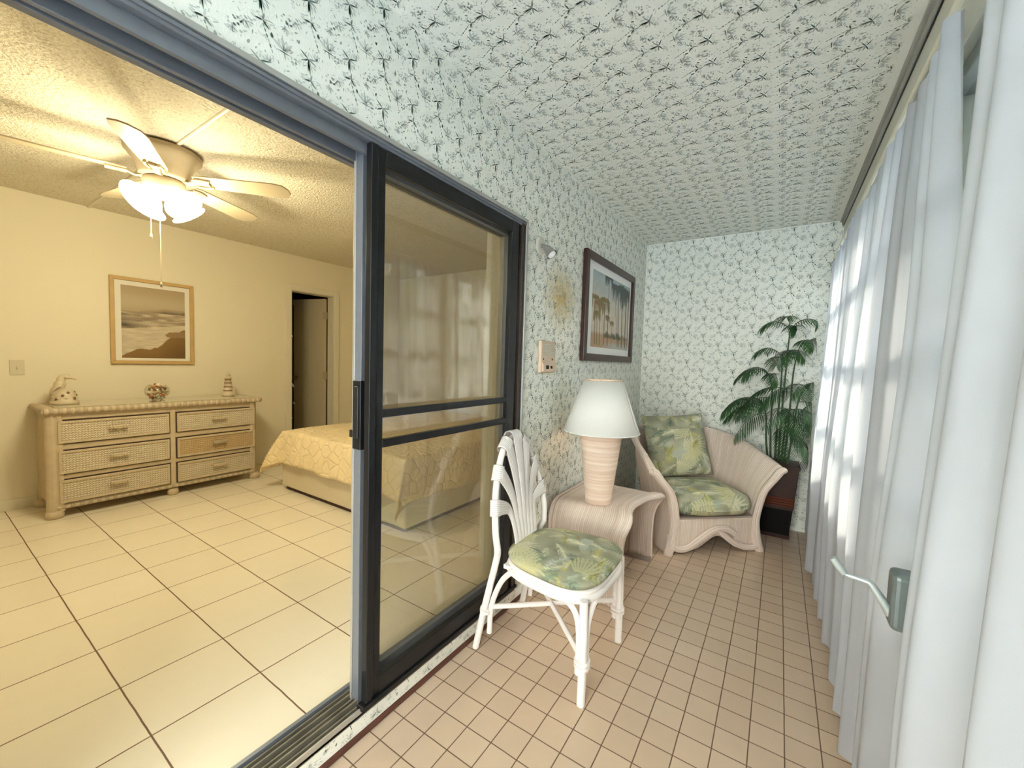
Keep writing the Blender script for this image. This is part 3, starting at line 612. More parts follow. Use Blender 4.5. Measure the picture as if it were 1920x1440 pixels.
# ------------------------------------------------------------------ reed side table: one waterfall sheet bent over both ends
t=thing('side_table','whitewashed reed waterfall side table between the dining chair and armchair','side table',(.28,-1.62,0))
def tprof():
    ya,yb=-1.925,-1.268; r=.105; P=[(ya-.03,0),(ya-.012,.12),(ya,.30)]
    P+=[(ya+r-r*math.cos(a),TZ-r+r*math.sin(a)) for a in [k*PI/2/8 for k in range(9)]]
    P+=[(ya+r+(yb-ya-2*r)*k/10,TZ) for k in range(1,10)]
    P+=[(yb-r+r*math.sin(a),TZ-r+r*math.cos(a)) for a in [k*PI/2/8 for k in range(9)]]
    P+=[(yb,.30),(yb+.006,.14),(yb+.012,0)]; return P
TP=tprof(); TL=[0]
for p,q in zip(TP,TP[1:]): TL.append(TL[-1]+math.dist(p,q))
def tp(v):
    d=v*TL[-1]; i=0
    while i<len(TL)-2 and TL[i+1]<d: i+=1
    k=(d-TL[i])/(TL[i+1]-TL[i]); return TP[i][0]+(TP[i+1][0]-TP[i][0])*k,TP[i][1]+(TP[i+1][1]-TP[i][1])*k,d
def tfront(d):  # wavy front edge along the sheet
    s=d/TL[-1]
    return .485+.030*math.exp(-((s-.31)/.05)**2)-.014*math.exp(-((s-.45)/.06)**2)+.080*math.exp(-((s-.665)/.07)**2)-.004*math.exp(-((s-.9)/.1)**2)+.02*math.exp(-((s-.0)/.12)**2)
def tsheet(u,v):
    y,z,d=tp(v); x=.03+u*(tfront(d)-.03); return (x,y,z)
mb=MB(); mb.grid(tsheet,30,120,uvs=lambda u,v:(u*.47,v*1.6),m='rattan'); mb.build('reed_sheet',parent=t,solid=.022,offset=-1)
def tnorm(v):
    a=tp(max(0,v-.004)); b=tp(min(1,v+.004)); dy,dz=b[0]-a[0],b[1]-a[1]; L=math.hypot(dy,dz); return -dz/L,dy/L
def tband(xo,w,h):
    def f(u,v):
        y,z,d=tp(v); ny,nz=tnorm(v); x=tfront(d)+xo-w*(1-u)*1.0; hh=h*(1-(2*u-1)**4); return (x,y+ny*hh,max(z+nz*hh,.001))
    return f
mb=MB(); mb.grid(tband(.003,.078,.011),12,120,uvs=lambda u,v:(u*.08,v*1.6),m='rattanlip'); 
mb.tube([(tfront(tp(v)[2])-.004,tp(v)[0],max(.012,tp(v)[1]-.011)) for v in [k/90 for k in range(91)]],.014,10,'rattanlip'); mb.build('front_border',parent=t)
mb=MB(); mb.grid(lambda u,v:(.030+.02*u,)+(lambda y,z,ny,nz:(y+ny*.006,max(z+nz*.006,.001)))(*tp(v)[:2],*tnorm(v)),3,90,uvs=lambda u,v:(u*.02,v*1.6),m='rattanlip'); mb.build('rear_border',parent=t,solid=.008)
mb=MB(); mb.grid(lambda u,v:(.34+u*.118,-1.292+.004*math.sin(u*PI),.028+v*.42),12,20,uvs=lambda u,v:(u*.118,v*.42),m='rattan'); mb.box(.33,.488,-1.30,-1.262,.0,.026,'rattanlip'); mb.build('inner_leg_panel',parent=t,solid=.006)
# ------------------------------------------------------------------ rattan dining chair
t=thing('dining_chair','white rattan dining chair with fan-shaped back in front of the screen door','chair',(.34,-2.43,0))
CY=-2.43
FL=(.577,-2.653);FR=(.574,-2.205);BL=(.090,-2.628);BR=(.086,-2.240)
mb=MB(); leg=lambda P,r,m='chairpole':MB().tube(bez(P,18),r,12,m)
for (fx,fy),s in((FL,-1),(FR,1)):
    b=MB(); b.tube(bez([(fx,fy,0),(fx,fy,.22),(fx-.004,fy-s*.0,.422)],14),[.014,.015]+[.0175]*30 if 0 else .0165,14,'chairpole')
    b.tube(bez([(fx-.022,fy-s*.006,.115),(fx-.024,fy-s*.006,.30),(fx-.06,fy-s*.002,.385),(fx-.15,fy+s*.016,.425)],20),.0125,12)
    b.tube(bez([(fx+.003,fy-s*.024,.125),(fx+.004,fy-s*.026,.31),(fx+.010,fy-s*.07,.385),(fx+.016,fy-s*.14,.423)],20),.0125,12)
    for z in(.150,.168): b.tube([(fx-.006,fy-s*.01,z),(fx-.006,fy-s*.01,z+.010)],.0325,14)
    b.build('leg',parent=t)
for (fx,fy),s in((BL,-1),(BR,1)):
    b=MB(); b.tube(bez([(fx-.05,fy+s*.012,0),(fx-.01,fy+s*.006,.2),(fx+.045,fy+s*.0,.44),(.150,CY+s*.212,.50)],20),.0155,14,'chairpole')
    b.tube(bez([(fx+.012,fy-s*.008,.085),(fx+.022,fy-s*.006,.22),(fx+.075,fy+s*.0,.35),(fx+.14,fy+s*.004,.425)],20),.0125,12)
    b.tube([(fx-.006,fy,.185),(fx-.003,fy,.200)],.029,14)
    b.build('leg',parent=t)
def seat_ring(a,sx=1,sy=1):
    c,s_=math.cos(a),math.sin(a); x=(abs(c)**.62)*math.copysign(1,c); y=(abs(s_)**.62)*math.copysign(1,s_)
    wy=.226+.028*x; return (.372+.226*x*sx,CY+wy*y*sy)
mb=MB()
for z,k,r in((.408,1.0,.0165),(.433,.985,.0115)): mb.tube([(*seat_ring(a*2*PI/60,k,k),z) for a in range(61)],r,12,'chairpole',caps=False)
mb.box(.17,.56,CY-.19,CY+.19,.412,.430,'chairpole'); mb.build('seat_frame',parent=t)
b=MB(); b.tube([(BL[0]+.02,BL[1],.215),(FR[0]-.01,FR[1],.205)],.0115,12,'chairpole'); b.tube([(BR[0]+.02,BR[1],.225),(FL[0]-.01,FL[1],.195)],.0115,12); b.build('cross_stretcher',parent=t)
HOOP=[(.150,-.212,.50),(.143,-.222,.585),(.126,-.206,.70),(.108,-.172,.80),(.092,-.118,.90),(.080,-.055,.955),(.076,0,.968)]
HP=[(x,CY+y,z) for x,y,z in HOOP]+[(x,CY-y,z) for x,y,z in HOOP[::-1][1:]]
hp=bez(HP,96); MB().tube(hp,.0155,14,'chairpole').build('back_hoop',parent=t)
def hoop_at(f): 
    i=f*(len(hp)-1); k=int(min(i,len(hp)-2)); return hp[k].lerp(hp[k+1],i-k),(hp[k+1]-hp[k]).normalized()
rm=MB()
fs=[.155,.270,.385,.5,.615,.730,.845]
for i,f in enumerate(fs):
    k=i-3; p,tg=hoop_at(f); out=Vector((.01,0,0)); w1=.036 if k else .038
    nrm=Vector((.97,0,.18)).normalized(); lift=.016+.0035*(3-abs(k)) ; 
    b0=Vector((.175,CY+k*.027,.465)); b1=Vector((.158+.002,CY+k*.030,.565+.0*abs(k))); b2=Vector((.142,CY+k*.036,.64+(3-abs(k))*.030)); e=p+nrm*lift
    path=bez([b0,b1,b2,b2.lerp(e,.5)+Vector((0,-k*.004,.006)),e],40); n=len(path)
    def strap(u,v,path=path,n=n,w1=w1,e=e,tg=tg,p=p,nrm=nrm,lift=lift):
        j=v*(n-1); a=int(min(j,n-2)); c=path[a].lerp(path[a+1],j-a); T=(path[a+1]-path[a]).normalized(); sd=T.cross(nrm).normalized()
        m=min(1,max(0,(v-.55)/.45)); sdv=sd.lerp(tg*(1 if sd.dot(tg)>0 else -1),m*m).normalized(); w=.0165+(w1-.0165)*min(1,max(0,(v-.35)/.65))**1.2
        return c+sdv*(2*u-1)*w+nrm*.004*(1-(2*u-1)**2)
    sm=MB(); sm.grid(strap,14,34,uvs=lambda u,v:(u*.05,v*.5),m='chairreed')
    od=tg.cross(nrm).normalized(); od=od if od.dot(p-Vector((.12,CY,.62)))>0 else -od
    def wrap(u,v,p=p,tg=tg,w1=w1,nrm=nrm,od=od,lift=lift):
        a=-2.9+v*5.0; rr=lift+.003; c=p+tg*(2*u-1)*w1; return c+nrm*math.cos(a+1.2)*rr*1.0+od*math.sin(a+1.2)*(rr+.004)
    sm.grid(wrap,14,20,uvs=lambda u,v:(u*.05,v*.08),m='chairreed'); sm.build('back_strap',parent=t,solid=.005)
# seat cushion
def puff(name,outline,zb,zt,N,K,parent=None,space=None,tex=(1,1,0,0),pexp=.42,rot=0):
    """rounded pad: outline(a)->(x,y) ring, radial grid, top dome and belly"""
    vs=[];cols=[];ca,sa=math.cos(rot),math.sin(rot)
    cx=sum(outline(a*2*PI/64)[0] for a in range(64))/64; cy=sum(outline(a*2*PI/64)[1] for a in range(64))/64
    us=[];vs2=[]; mid=zb+(zt-zb)*.45
    for side in(1,-1):
        for j in range(K+1):
            r=j/K
            for i in range(N):
                ox,oy=outline(i*2*PI/N); x=cx+(ox-cx)*r; y=cy+(oy-cy)*r; h=(1-r**3.2)**pexp if r<1 else 0
                z=mid+(zt-mid)*h if side>0 else mid-(mid-zb)*min(1,(1-r**8)**.5 if r<1 else 0)
                vs.append((x,y,z)); us.append((x*ca-y*sa)*tex[0]+tex[2]); vs2.append((x*sa+y*ca)*tex[1]+tex[3]+(z-mid)*.8)
    fs=[]
    for s in(0,1):
        o=s*(K+1)*N
        for j in range(K):
            for i in range(N):
                a=o+j*N+i; b=o+j*N+(i+1)%N; q=(a,b,b+N,a+N) if s else (a,a+N,b+N,b)
                if j==0: q=(q[0],q[1],q[2],q[3])
                fs.append(q)
    mb=MB(); mb.mat('fabric'); mb.add(vs,fs,None,True); return mb,sample(FAB,np.array(us)%1,np.array(vs2)%1)
mb,c=puff('x',lambda a:(lambda p:(p[0]+(p[0]-.372)*.045+.004,p[1]+(p[1]-CY)*.05))(seat_ring(a)),.434,.510,260,110,tex=(1.9,1.9,.1,.35),pexp=.5)
tag(mb.build('seat_cushion',cols=c),'round green palm-leaf print seat pad on the white dining chair','cushion')
# ------------------------------------------------------------------ armchair in the corner
AO=Vector((.825,-.85,0)); AR=math.atan2(.671,.742)
t=thing('rattan_armchair','whitewashed reed tub armchair with flared arms in the far corner','armchair',AO,AR)
SP=Matrix.Translation(AO)@Matrix.Rotation(AR,4,'Z')
plan=[(.325,.0),(.338,.16),(.345,.32),(.325,.48),(.24,.60),(.12,.645),(0,.655),(-.12,.645),(-.24,.60),(-.325,.48),(-.345,.32),(-.338,.16),(-.325,.0)]
PL=bez([(x,y,0) for x,y in plan],120); PLn=len(PL)
def plan_at(s):
    i=s*(PLn-1); k=int(min(i,PLn-2)); p=PL[k].lerp(PL[k+1],i-k); T=(PL[min(k+2,PLn-1)]-PL[max(k-1,0)]).normalized(); return p,Vector((T.y,-T.x,0))
def htop(s): 
    a=abs(s-.5)*2   # 1 at the front tips, 0 at the back
    return .60+.235*(1-a**1.9) if a<1 else .60
def shell(s,v,thick=0):
    p,n=plan_at(s); a=abs(s-.5)*2; H=htop(s); fl=.135*(a**1.6)+.045
    prof=[(.036,0.0),(.022,.09),(.006,.24),(.0,.38),(.016,.54),(.052,.74),(.66*1.0,.90),(1.,.985),(1.12,1.0)]
    # offset as absolute up to .78 of the height, then fraction of the flare
    v=min(max(v,0),1); j=v*(len(prof)-1); k=int(min(j,len(prof)-2)); f=j-k
    def cp(q): q=min(max(q,0),len(prof)-1); return Vector((prof[q][0] if q<6 else fl*(.70 if q==6 else .93 if q==7 else 1.10),prof[q][1]*H))
    a_,b_,c_,d_=cp(k-1),cp(k),cp(k+1),cp(k+2); w_=.5*((2*b_)+(c_-a_)*f+(2*a_-5*b_+4*c_-d_)*f*f+(3*b_-a_-3*c_+d_)*f**3); o=w_.x; z=w_.y
    if a>.7 : z=z
    return Vector((p.x,p.y,0))+n*(o+thick)+Vector((0,0,z+.0))
mb=MB(); mb.grid(lambda u,v:shell(u,v),170,44,uvs=lambda u,v:(u*2.0,v*.9),m='rattan'); mb.build('tub_shell',parent=t,space=SP,solid=.030,offset=0)
def lipf(s0,dy):
    pts=[]
    for k in range(41):
        q=shell(s0,k/40); pts.append((q.x,q.y-.004+dy,max(q.z,.010)))
    return pts
for s0 in(0,1):
    b=MB(); P_=lipf(s0,0); P_=[(P_[0][0],P_[0][1],0.0),(P_[0][0],P_[0][1],.018)]+[p for p in P_ if p[2]>.035]; K_=len(P_); sx=1 if s0==0 else -1
    b.tube(P_,[.026+.009*math.exp(-(k/9)**2)+.003*math.exp(-((k-K_+7)/5)**2)-.004*max(0,(k-K_+5)/4) for k in range(K_)],16,'rattanlip',flat=1.0); Q_=(P_[2:]+P_[-1:]*40)[:K_-6];  m_=len(Q_)-1; tw_=[math.sin(PI*i/m_)**.6 if 0<i<m_ else 0 for i in range(m_+1)]; b.tube([(x-sx*.025*w,y-.013*w,z) for (x,y,z),w in zip(Q_,tw_)],[.006+.007*w for w in tw_],10)
    tip=shell(s0,1); b.lathe([(0,-.021),(.012,-.018),(.021,-.004),(.021,.006),(.013,.017),(0,.021)],(tip.x,tip.y-.004,tip.z-.003),14,'rattanlip')
    b.build('arm_edge',parent=t,space=SP)
# rolled rim along the top of arms and back
b=MB(); b.tube([tuple(shell(s,1)+Vector((0,0,-.004))) for s in [k/100 for k in range(101)]],[.014+.008*math.sin(PI*k/100)**.4 for k in range(101)],12,'rattanlip'); b.build('top_rim',parent=t,space=SP)
# apron with arch
def arch(x): return .012+ (.105*math.exp(-((x-.02)/.115)**2) if abs(x)<.40 else 0)
b=MB(); b.grid(lambda u,v:(-.325+u*.65,.010-.004*math.sin(u*PI),arch(-.325+u*.65)+(v)*(.245-arch(-.325+u*.65))),60,14,uvs=lambda u,v:(u*.65,v*.25),m='rattan'); b.build('front_apron',parent=t,space=SP,solid=.02,offset=0)
b=MB(); b.box(-.325,.325,.0,.60,.225,.258,'rattanlip'); b.build('seat_deck',parent=t,space=SP,bevel=.006)
wv=[(-.345,.012,.15),(-.338,-.006,.09),(-.30,-.016,.040),(-.22,-.016,.042),(-.13,-.016,.100),(-.04,-.018,.160),(.04,-.018,.178),(.11,-.016,.160),(.155,-.014,.125)]
w2=[(.03,-.010,.160),(.09,-.014,.110),(.16,-.016,.060),(.25,-.016,.030),(.33,-.016,.036),(.352,-.008,.08),(.345,.010,.15)]
for Wp,r in((wv,.024),(w2,.022)):
    b=MB(); pp=bez(Wp,50); b.tube(pp,[.012]+[r]*(len(pp)-2)+[.010],14,'rattanlip',flat=1,up=None); b.build('wave_moulding',parent=t,space=SP)
# cushions
def sq(a,hx,hy,p=.36):
    c,s_=math.cos(a),math.sin(a); return (abs(c)**p*math.copysign(hx,c),abs(s_)**p*math.copysign(hy,s_))
mb,c=puff('x',lambda a:(lambda q:(q[0]*(1+.05*(q[1]<0))+.012,q[1]+.255))(sq(a,.312,.295,.5)),.258,.445,300,110,tex=(1.45,1.45,.3,.6),pexp=.42)
# soften: belly sag and uneven top
mb.v=[(x,y-.02*max(0,(.42-z)/.2)*(y<.0),z+.012*math.sin(x*11+1)*math.sin(y*9)-.030*max(0,-(y-.05))/.1*(z>.33)) for x,y,z in mb.v]
tag(mb.build('seat_cushion',cols=c,space=SP),'thick green palm-leaf print seat cushion lying in the corner armchair','cushion')
def pillow(w,h,d,space,lab,tex,seed=0):
    N=150; vs=[];uu=[];vv=[]
    for side in(1,-1):
        for j in range(N):
            for i in range(N):
                u=2*i/(N-1)-1; v=2*j/(N-1)-1; e=(1-abs(u)**2.6)*(1-abs(v)**2.6); th=d/2*max(e,0)**.45
                pin=1-.055*(1-abs(v)**2)*abs(u)**3 ; piv=1-.045*(1-abs(u)**2)*abs(v)**3
                x=u*w/2*pin; z=v*h/2*piv; wr=.006*math.sin(u*7+v*4)*math.sin(v*9-u*3)*max(e,0)
                vs.append((x,side*(th+wr),z)); uu.append(u*w*.5*tex[0]+tex[2]); vv.append(-v*h*.5*tex[1]+tex[3])
    fs=[]
    for s in(0,1):
        for j in range(N-1):
            for i in range(N-1):
                a=s*N*N+j*N+i; q=(a,a+1,a+N+1,a+N); fs.append(q if s else q[::-1])
    mb=MB(); mb.mat('fabric'); mb.add(vs,fs,None,True); o=mb.build('throw_pillow',cols=sample(FAB,np.array(uu)%1,np.array(vv)%1),space=space); return tag(o,lab,'pillow')
pillow(.55,.52,.17,SP@Matrix.Translation((-.035,.490,.682))@Matrix.Rotation(R(-19),4,'X')@Matrix.Rotation(R(-3),4,'Y'),'square green palm-leaf print back pillow leaning upright in the armchair',(1.6,1.6,.55,.2))
# ------------------------------------------------------------------ potted palm
PX,PY=1.185,-.155
t=thing('potted_palm','tall green bamboo palm in a dark red tapered wooden planter in the far corner','plant',(PX,PY,0))
def tap(z): return .100+.040*(z/.585)
mb=MB()
def sqring(r,z): return [(PX-r,PY-r,z),(PX+r,PY-r,z),(PX+r,PY+r,z),(PX-r,PY+r,z)]
def sides(mb,z0,z1,o,m):
    mb.mat(m); a=sqring(tap(z0)+o,z0); b=sqring(tap(z1)+o,z1); mb.add(a+b,[(i,(i+1)%4,4+(i+1)%4,4+i) for i in range(4)]+[(3,2,1,0),(4,5,6,7)])
sides(mb,.002,.24,0,'planterdk'); sides(mb,.235,.585,.002,'planter')
for z0,z1,o in((.0,.03,.006),(.565,.588,.008)): sides(mb,z0,z1,o,'planter')
pl=mb.build('planter',parent=t,bevel=.003)
mb=MB(); sides(mb,.262,.332,.0035,'weavered'); mb.build('woven_band',parent=pl,label='woven red band')
rg=random.Random(21)
stems=[]
st_pts=[]
for k,(bx,by,tx,ty,h) in enumerate([(-.05,-.03,-.10,-.05,1.30),(.0,-.05,.02,-.07,1.66),(.04,.02,.09,-.02,1.52),(-.02,.03,-.02,.02,1.45),(.06,-.04,.15,-.05,1.22),(-.07,.02,-.15,-.02,1.08),(.02,0,.05,-.09,1.02)]):
    P=bez([(PX+bx,PY+by,.57),(PX+bx*.9+tx*.2,PY+by*.9,.57+(h-.57)*.4),(PX+tx*.7,PY+ty*.7,.57+(h-.57)*.8),(PX+tx,PY+ty,h)],16); st_pts.append(P)
    MB().tube(P,[.0085-.0045*i/(len(P)-1) for i in range(len(P))],8,'stem').build('stem',parent=t)
def frond(base,az,el,L,droop,npair,lw,ll,idx):
    b=MB(); b.mat('leaf'); ca,sa=math.cos(az),math.sin(az); pts=[]
    for i in range(15):
        s=i/14; r=L*s; hor=r*math.cos(el)*(1-.12*s*droop); z=r*math.sin(el)-droop*L*.62*s*s; pts.append(Vector(base)+Vector((ca*hor,sa*hor,z)))
    lim=lambda p: Vector((min(max(p.x,.72),1.375),min(p.y,-.012),p.z))
    pts=[lim(p) for p in pts]; b.tube(pts,[.0032-.002*i/14 for i in range(15)],6,'stem'); b.mat('leaf')
    for k in range(npair):
        s=.16+.84*k/(npair-1); j=s*13.99; a=int(min(j,13)); p=pts[a].lerp(pts[a+1],j-a); T=(pts[a+1]-pts[a]).normalized(); sd=T.cross(Vector((0,0,1))).normalized()
        l=ll*math.sin(PI*min(.97,(.22+.70*s)))**.8
        for sg in(1,-1):
            d=(sd*sg*(.95-.35*s)+T*(.45+.55*s)+Vector((0,0,.12))).normalized(); w=lw*rg.uniform(.85,1.1); prev=None; vs=[]
            wid=d.cross(Vector((0,0,1))).normalized()
            for q in range(5):
                f=q/4; c=p+d*l*f*(1-.06*f)+Vector((0,0,-1))*(l*.55*f*f*(.6+.6*droop)); ww=w*(math.sin(PI*(.12+.80*f))**.8)*(1 if q<4 else .15)
                vs+= [lim(c+wid*ww),lim(c-wid*ww+Vector((0,0,-.0015)))]
            b.add(vs,[(2*q,2*q+1,2*q+3,2*q+2) for q in range(4)],None,False)
    b.build('frond',parent=t)
fr=[(1,0,-95,55,.30,.9),(1,0,-20,50,.34,1.1),(1,0,200,45,.32,1.1),(1,-1,-60,62,.24,1.2),(2,0,10,50,.34,1.1),(2,0,-60,42,.34,1.15),(2,-2,-120,40,.30,1.2),
    (0,0,185,38,.34,1.2),(0,0,225,42,.36,1.2),(0,-1,-80,38,.30,1.2),(3,0,205,48,.32,1.1),(3,0,-45,40,.34,1.15),(3,-2,-100,45,.34,1.2),(4,0,5,35,.30,1.2),(4,0,-50,32,.32,1.25),(4,-1,-110,40,.30,1.25),
    (5,0,180,25,.34,1.2),(5,0,210,25,.38,1.25),(5,0,240,25,.34,1.25),(5,-2,200,15,.32,1.1),(6,0,-90,28,.36,1.3),(6,0,-130,28,.36,1.3),(6,0,-40,28,.34,1.3),(6,-2,-70,15,.32,1.2),(6,-3,-20,15,.30,1.2),(0,-6,205,15,.34,1.2),(4,-5,-20,15,.30,1.2),(2,-7,-140,10,.30,1.2),(5,-5,225,5,.34,1.1),(6,-6,-85,5,.30,1.2),(1,-8,170,15,.34,1.2),(6,-7,-30,-10,.26,1.2)]
for i,(k,off,az,el,L,dr) in enumerate(fr): frond(st_pts[k][-1+off],R(az+rg.uniform(-9,9)),R(el),L*1.0,dr,17,.0044,.135,i)
# ------------------------------------------------------------------ dresser
DX0,DX1=XF+.012,-3.215; DY0,DY1=-3.522,-2.092
t=thing('wicker_dresser','limewashed six-drawer dresser with woven drawer fronts against the bedroom wall','dresser',((DX0+DX1)/2,(DY0+DY1)/2,ZB))
mb=MB(); mb.box(DX0,DX1-.012,DY0+.02,DY1-.02,.17,.855,'dresser')
for z0,z1 in((.588,.630),(.370,.403),(.155,.186),(.812,.865)): mb.box(DX1-.03,DX1+.004,DY0+.04,DY1-.04,z0,z1)
mb.box(DX1-.03,DX1+.006,-2.808,-2.772,.15,.86); 
body=mb.build('carcass',parent=t,bevel=.005)
b=MB(); 
for k in range(58):
    y=DY0+.055+k*(DY1-DY0-.11)/57; b.mat('dresserdk' if k%2 else 'dresser'); b.tube([(DX1+.002,y-.011,.150+.012),(DX1+.002,y+.011,.150+.012)],.015,8)
b.build('bottom_rail',parent=t)
for y in(DY0+.045,DY1-.045):
    b=MB(); b.tube([(DX1-.022,y-.016,.135),(DX1-.022,y-.016,.86)],.036,14,'dresser'); b.tube([(DX1-.012,y+.02*(1 if y<-3 else -1),.135),(DX1-.012,y+.02*(1 if y<-3 else -1),.86)],.026,14); b.build('corner_post',parent=t)
    b=MB(); b.tube([(DX0+.04,y,.135),(DX0+.04,y,.86)],.034,14,'dresser'); b.build('corner_post',parent=t)
for x,y in((DX1-.02,DY0+.036),(DX1-.02,DY1-.036),(DX0+.045,DY0+.036),(DX0+.045,DY1-.036),(DX1-.015,-2.79)):
    r=1 if y!=-2.79 else .8
    MB().lathe([(0,.058),(.044*r,.055),(.050*r,.03),(.048*r,.008),(.040*r,0),(0,0)],(x,y,ZB),24,'dresser').build('foot',parent=t)
    
b=MB(); b.box(DX0,DX1+.02,DY0+.01,DY1-.01,.862,.898,'dresser')
n=66
for k in range(n):
    y=DY0+.004+k*(DY1-DY0-.008)/(n-1); b.mat('dresserdk' if k%2 else 'dresser'); w=(DY1-DY0)/n/2+.001; b.tube([(DX1+.020,y-w,.878),(DX1+.020,y-w*.4,.878),(DX1+.020,y+w*.4,.878),(DX1+.020,y+w,.878)],[.019,.0235,.0235,.019],12)
for y in(DY0,DY1):
    for k in range(22):
        x=DX0+.012+k*(DX1-DX0)/21; b.mat('dresserdk' if k%2 else 'dresser'); w=.012; b.tube([(x-w,y,.878),(x+w,y,.878)],.0225,10)
b.build('top',parent=t)
MB().box(DX0+.02,DX1-.004,DY0+.05,DY1-.05,.899,.905,'topglass').build('glass_cover',parent=t,bevel=.002)
zz=[(.632,.808),(.405,.586),(.188,.368)]
for ci,(a,b_) in enumerate(((-3.470,-2.812),(-2.768,-2.132))):
    for ri,(z0,z1) in enumerate(zz):
        tan=(ci==1 and ri==1)
        MB().box(DX1+.002,DX1+.006,a,b_,z0,z1,'darkbrown').build('drawer_gap',parent=t)
        mb=MB().box(DX1-.02,DX1+.014,a+.006,b_-.006,z0+.006,z1-.006,'woventan' if tan else 'woven')
        fn=lambda u,v,d:(DX1+.014+d,u,v)
        frame_box(mb,fn,a+.006,b_-.006,z0+.006,z1-.006,.016,-.002,.007,'dresser')
        dr=mb.build('drawer',parent=t,bevel=.002,label='tan woven drawer' if tan else None)
        yc=(a+b_)/2; zc=(z0+z1)/2+.012
        h=MB(); h.mat('dresserdk' if tan else 'dresser')
        for s in(-.042,.042): h.tube([(DX1+.012,yc+s,zc),(DX1+.036,yc+s,zc)],.007,10)
        for dz in(-.008,.004): h.tube([(DX1+.036,yc-.055,zc+dz),(DX1+.036,yc+.055,zc+dz)],.0085,12)
        for s in(-.046,-.03,.03,.046): h.tube([(DX1+.036,yc+s-.004,zc-.002),(DX1+.036,yc+s+.004,zc-.002)],.0165,12)
        h.build('handle',parent=dr)
# ------------------------------------------------------------------ ornaments on the dresser
ZT=.905
t=thing('bird_figurine','cream pierced ceramic sea bird ornament at the left end of the dresser','figurine',(-3.46,-3.385,ZT))
X0,Y0=-3.46,-3.385
mb=MB(); mb.lathe([(0,0),(.076,0),(.080,.006),(.078,.022),(.070,.030),(.066,.06),(.058,.085),(.046,.105),(.034,.118),(0,.122)],(X0,Y0,ZT),28,'ceramic')
for k in range(9):
    a=k*.7; mb.lathe([(0,.012),(.010,.008),(.012,0)],(X0+.062*math.cos(a),Y0+.062*math.sin(a),ZT+.045+.012*(k%2)),8,'ceramic')
for k in range(8):
    a=-.9+k*.5+.1; zc=(.045,.07,.09)[k%3]; r=(.066,.061,.052)[k%3]+.003; c=(X0+r*math.cos(a),Y0+r*math.sin(a),ZT+zc); mb.lathe([(0,.006),(.009,.004),(.010,0)],c,8,'holes',mat=Matrix.Rotation(a,4,'Z')@Matrix.Rotation(R(80),4,'Y'))
mb.build('base',parent=t)
mb=MB(); mb.tube(bez([(X0-.005,Y0-.050,ZT+.06),(X0,Y0-.052,ZT+.105),(X0,Y0-.025,ZT+.14),(X0,Y0-.018,ZT+.175),(X0,Y0-.012,ZT+.205),(X0+.004,Y0+.008,ZT+.214),(X0+.006,Y0+.030,ZT+.205)],24),[.008]+[.024]*6+[.034]*5+[.024]*4+[.020]*4+[.022]*3+[.018]*8,14,'ceramic')
mb.v=[v for v in mb.v]; bd=mb.build('bird_body',parent=t)
MB().tube([(X0+.006,Y0+.022,ZT+.208),(X0+.008,Y0+.045,ZT+.200),(X0+.010,Y0+.070,ZT+.190)],[.014,.009,.003],10,'ceramic').build('beak',parent=t)
for s in(1,-1):
    mb=MB(); mb.tube(bez([(X0+.02*s,Y0-.02,ZT+.15),(X0+.03*s,Y0-.05,ZT+.13),(X0+.028*s,Y0-.075,ZT+.085)],12),[.014,.018,.022,.024,.024,.022,.020,.018,.016,.012,.009,.006,.003],10,flat=.45,m='ceramic'); mb.build('wing',parent=t)
t=thing('lighthouse_figurine','small cream striped lighthouse ornament at the right end of the dresser','figurine',(-3.47,-2.262,ZT))
X0,Y0=-3.47,-2.262
mb=MB(); mb.lathe([(0,0),(.050,0),(.052,.01),(.050,.022),(.042,.028),(.026,.175),(.034,.178),(.034,.186),(.020,.190),(.018,.208),(.024,.211),(.012,.226),(0,.238)],(X0,Y0,ZT),26,'ceramic'); tw=mb.build('tower',parent=t)
mb=MB()
for z in(.050,.088,.126,.158): r=.042-.016*(z-.028)/.147; mb.lathe([(r+.0008,z),(r-.0003,z+.012)],(X0,Y0,ZT),26,'holes')
mb.build('stripe',parent=t,label='dark brown stripes')
MB().box(X0-.02,X0+.03,Y0+.028,Y0+.052,ZT,ZT+.07,'ceramic').build('side_house',parent=t,bevel=.006)
BX,BY=-3.45,-2.826; br=.088
t=thing('glass_bowl','round clear glass bowl filled with seashells in the middle of the dresser','bowl',(BX,BY,ZT))
pr=[(0,0.003),(.038,.003),(.055,.010)]+[(br*math.cos(a),.078+.072*math.sin(a)) for a in [R(q) for q in(-55,-35,-15,0,15,32,48)]]
MB().lathe(pr,(BX,BY,ZT),40,'bowl').build('bowl_glass',parent=t)
rg=random.Random(11); kk=0
ls=['orange scallop shell near the front of the glass bowl','pale ribbed shell in the pile filling the glass bowl','brown cone shell in the pile filling the glass bowl']
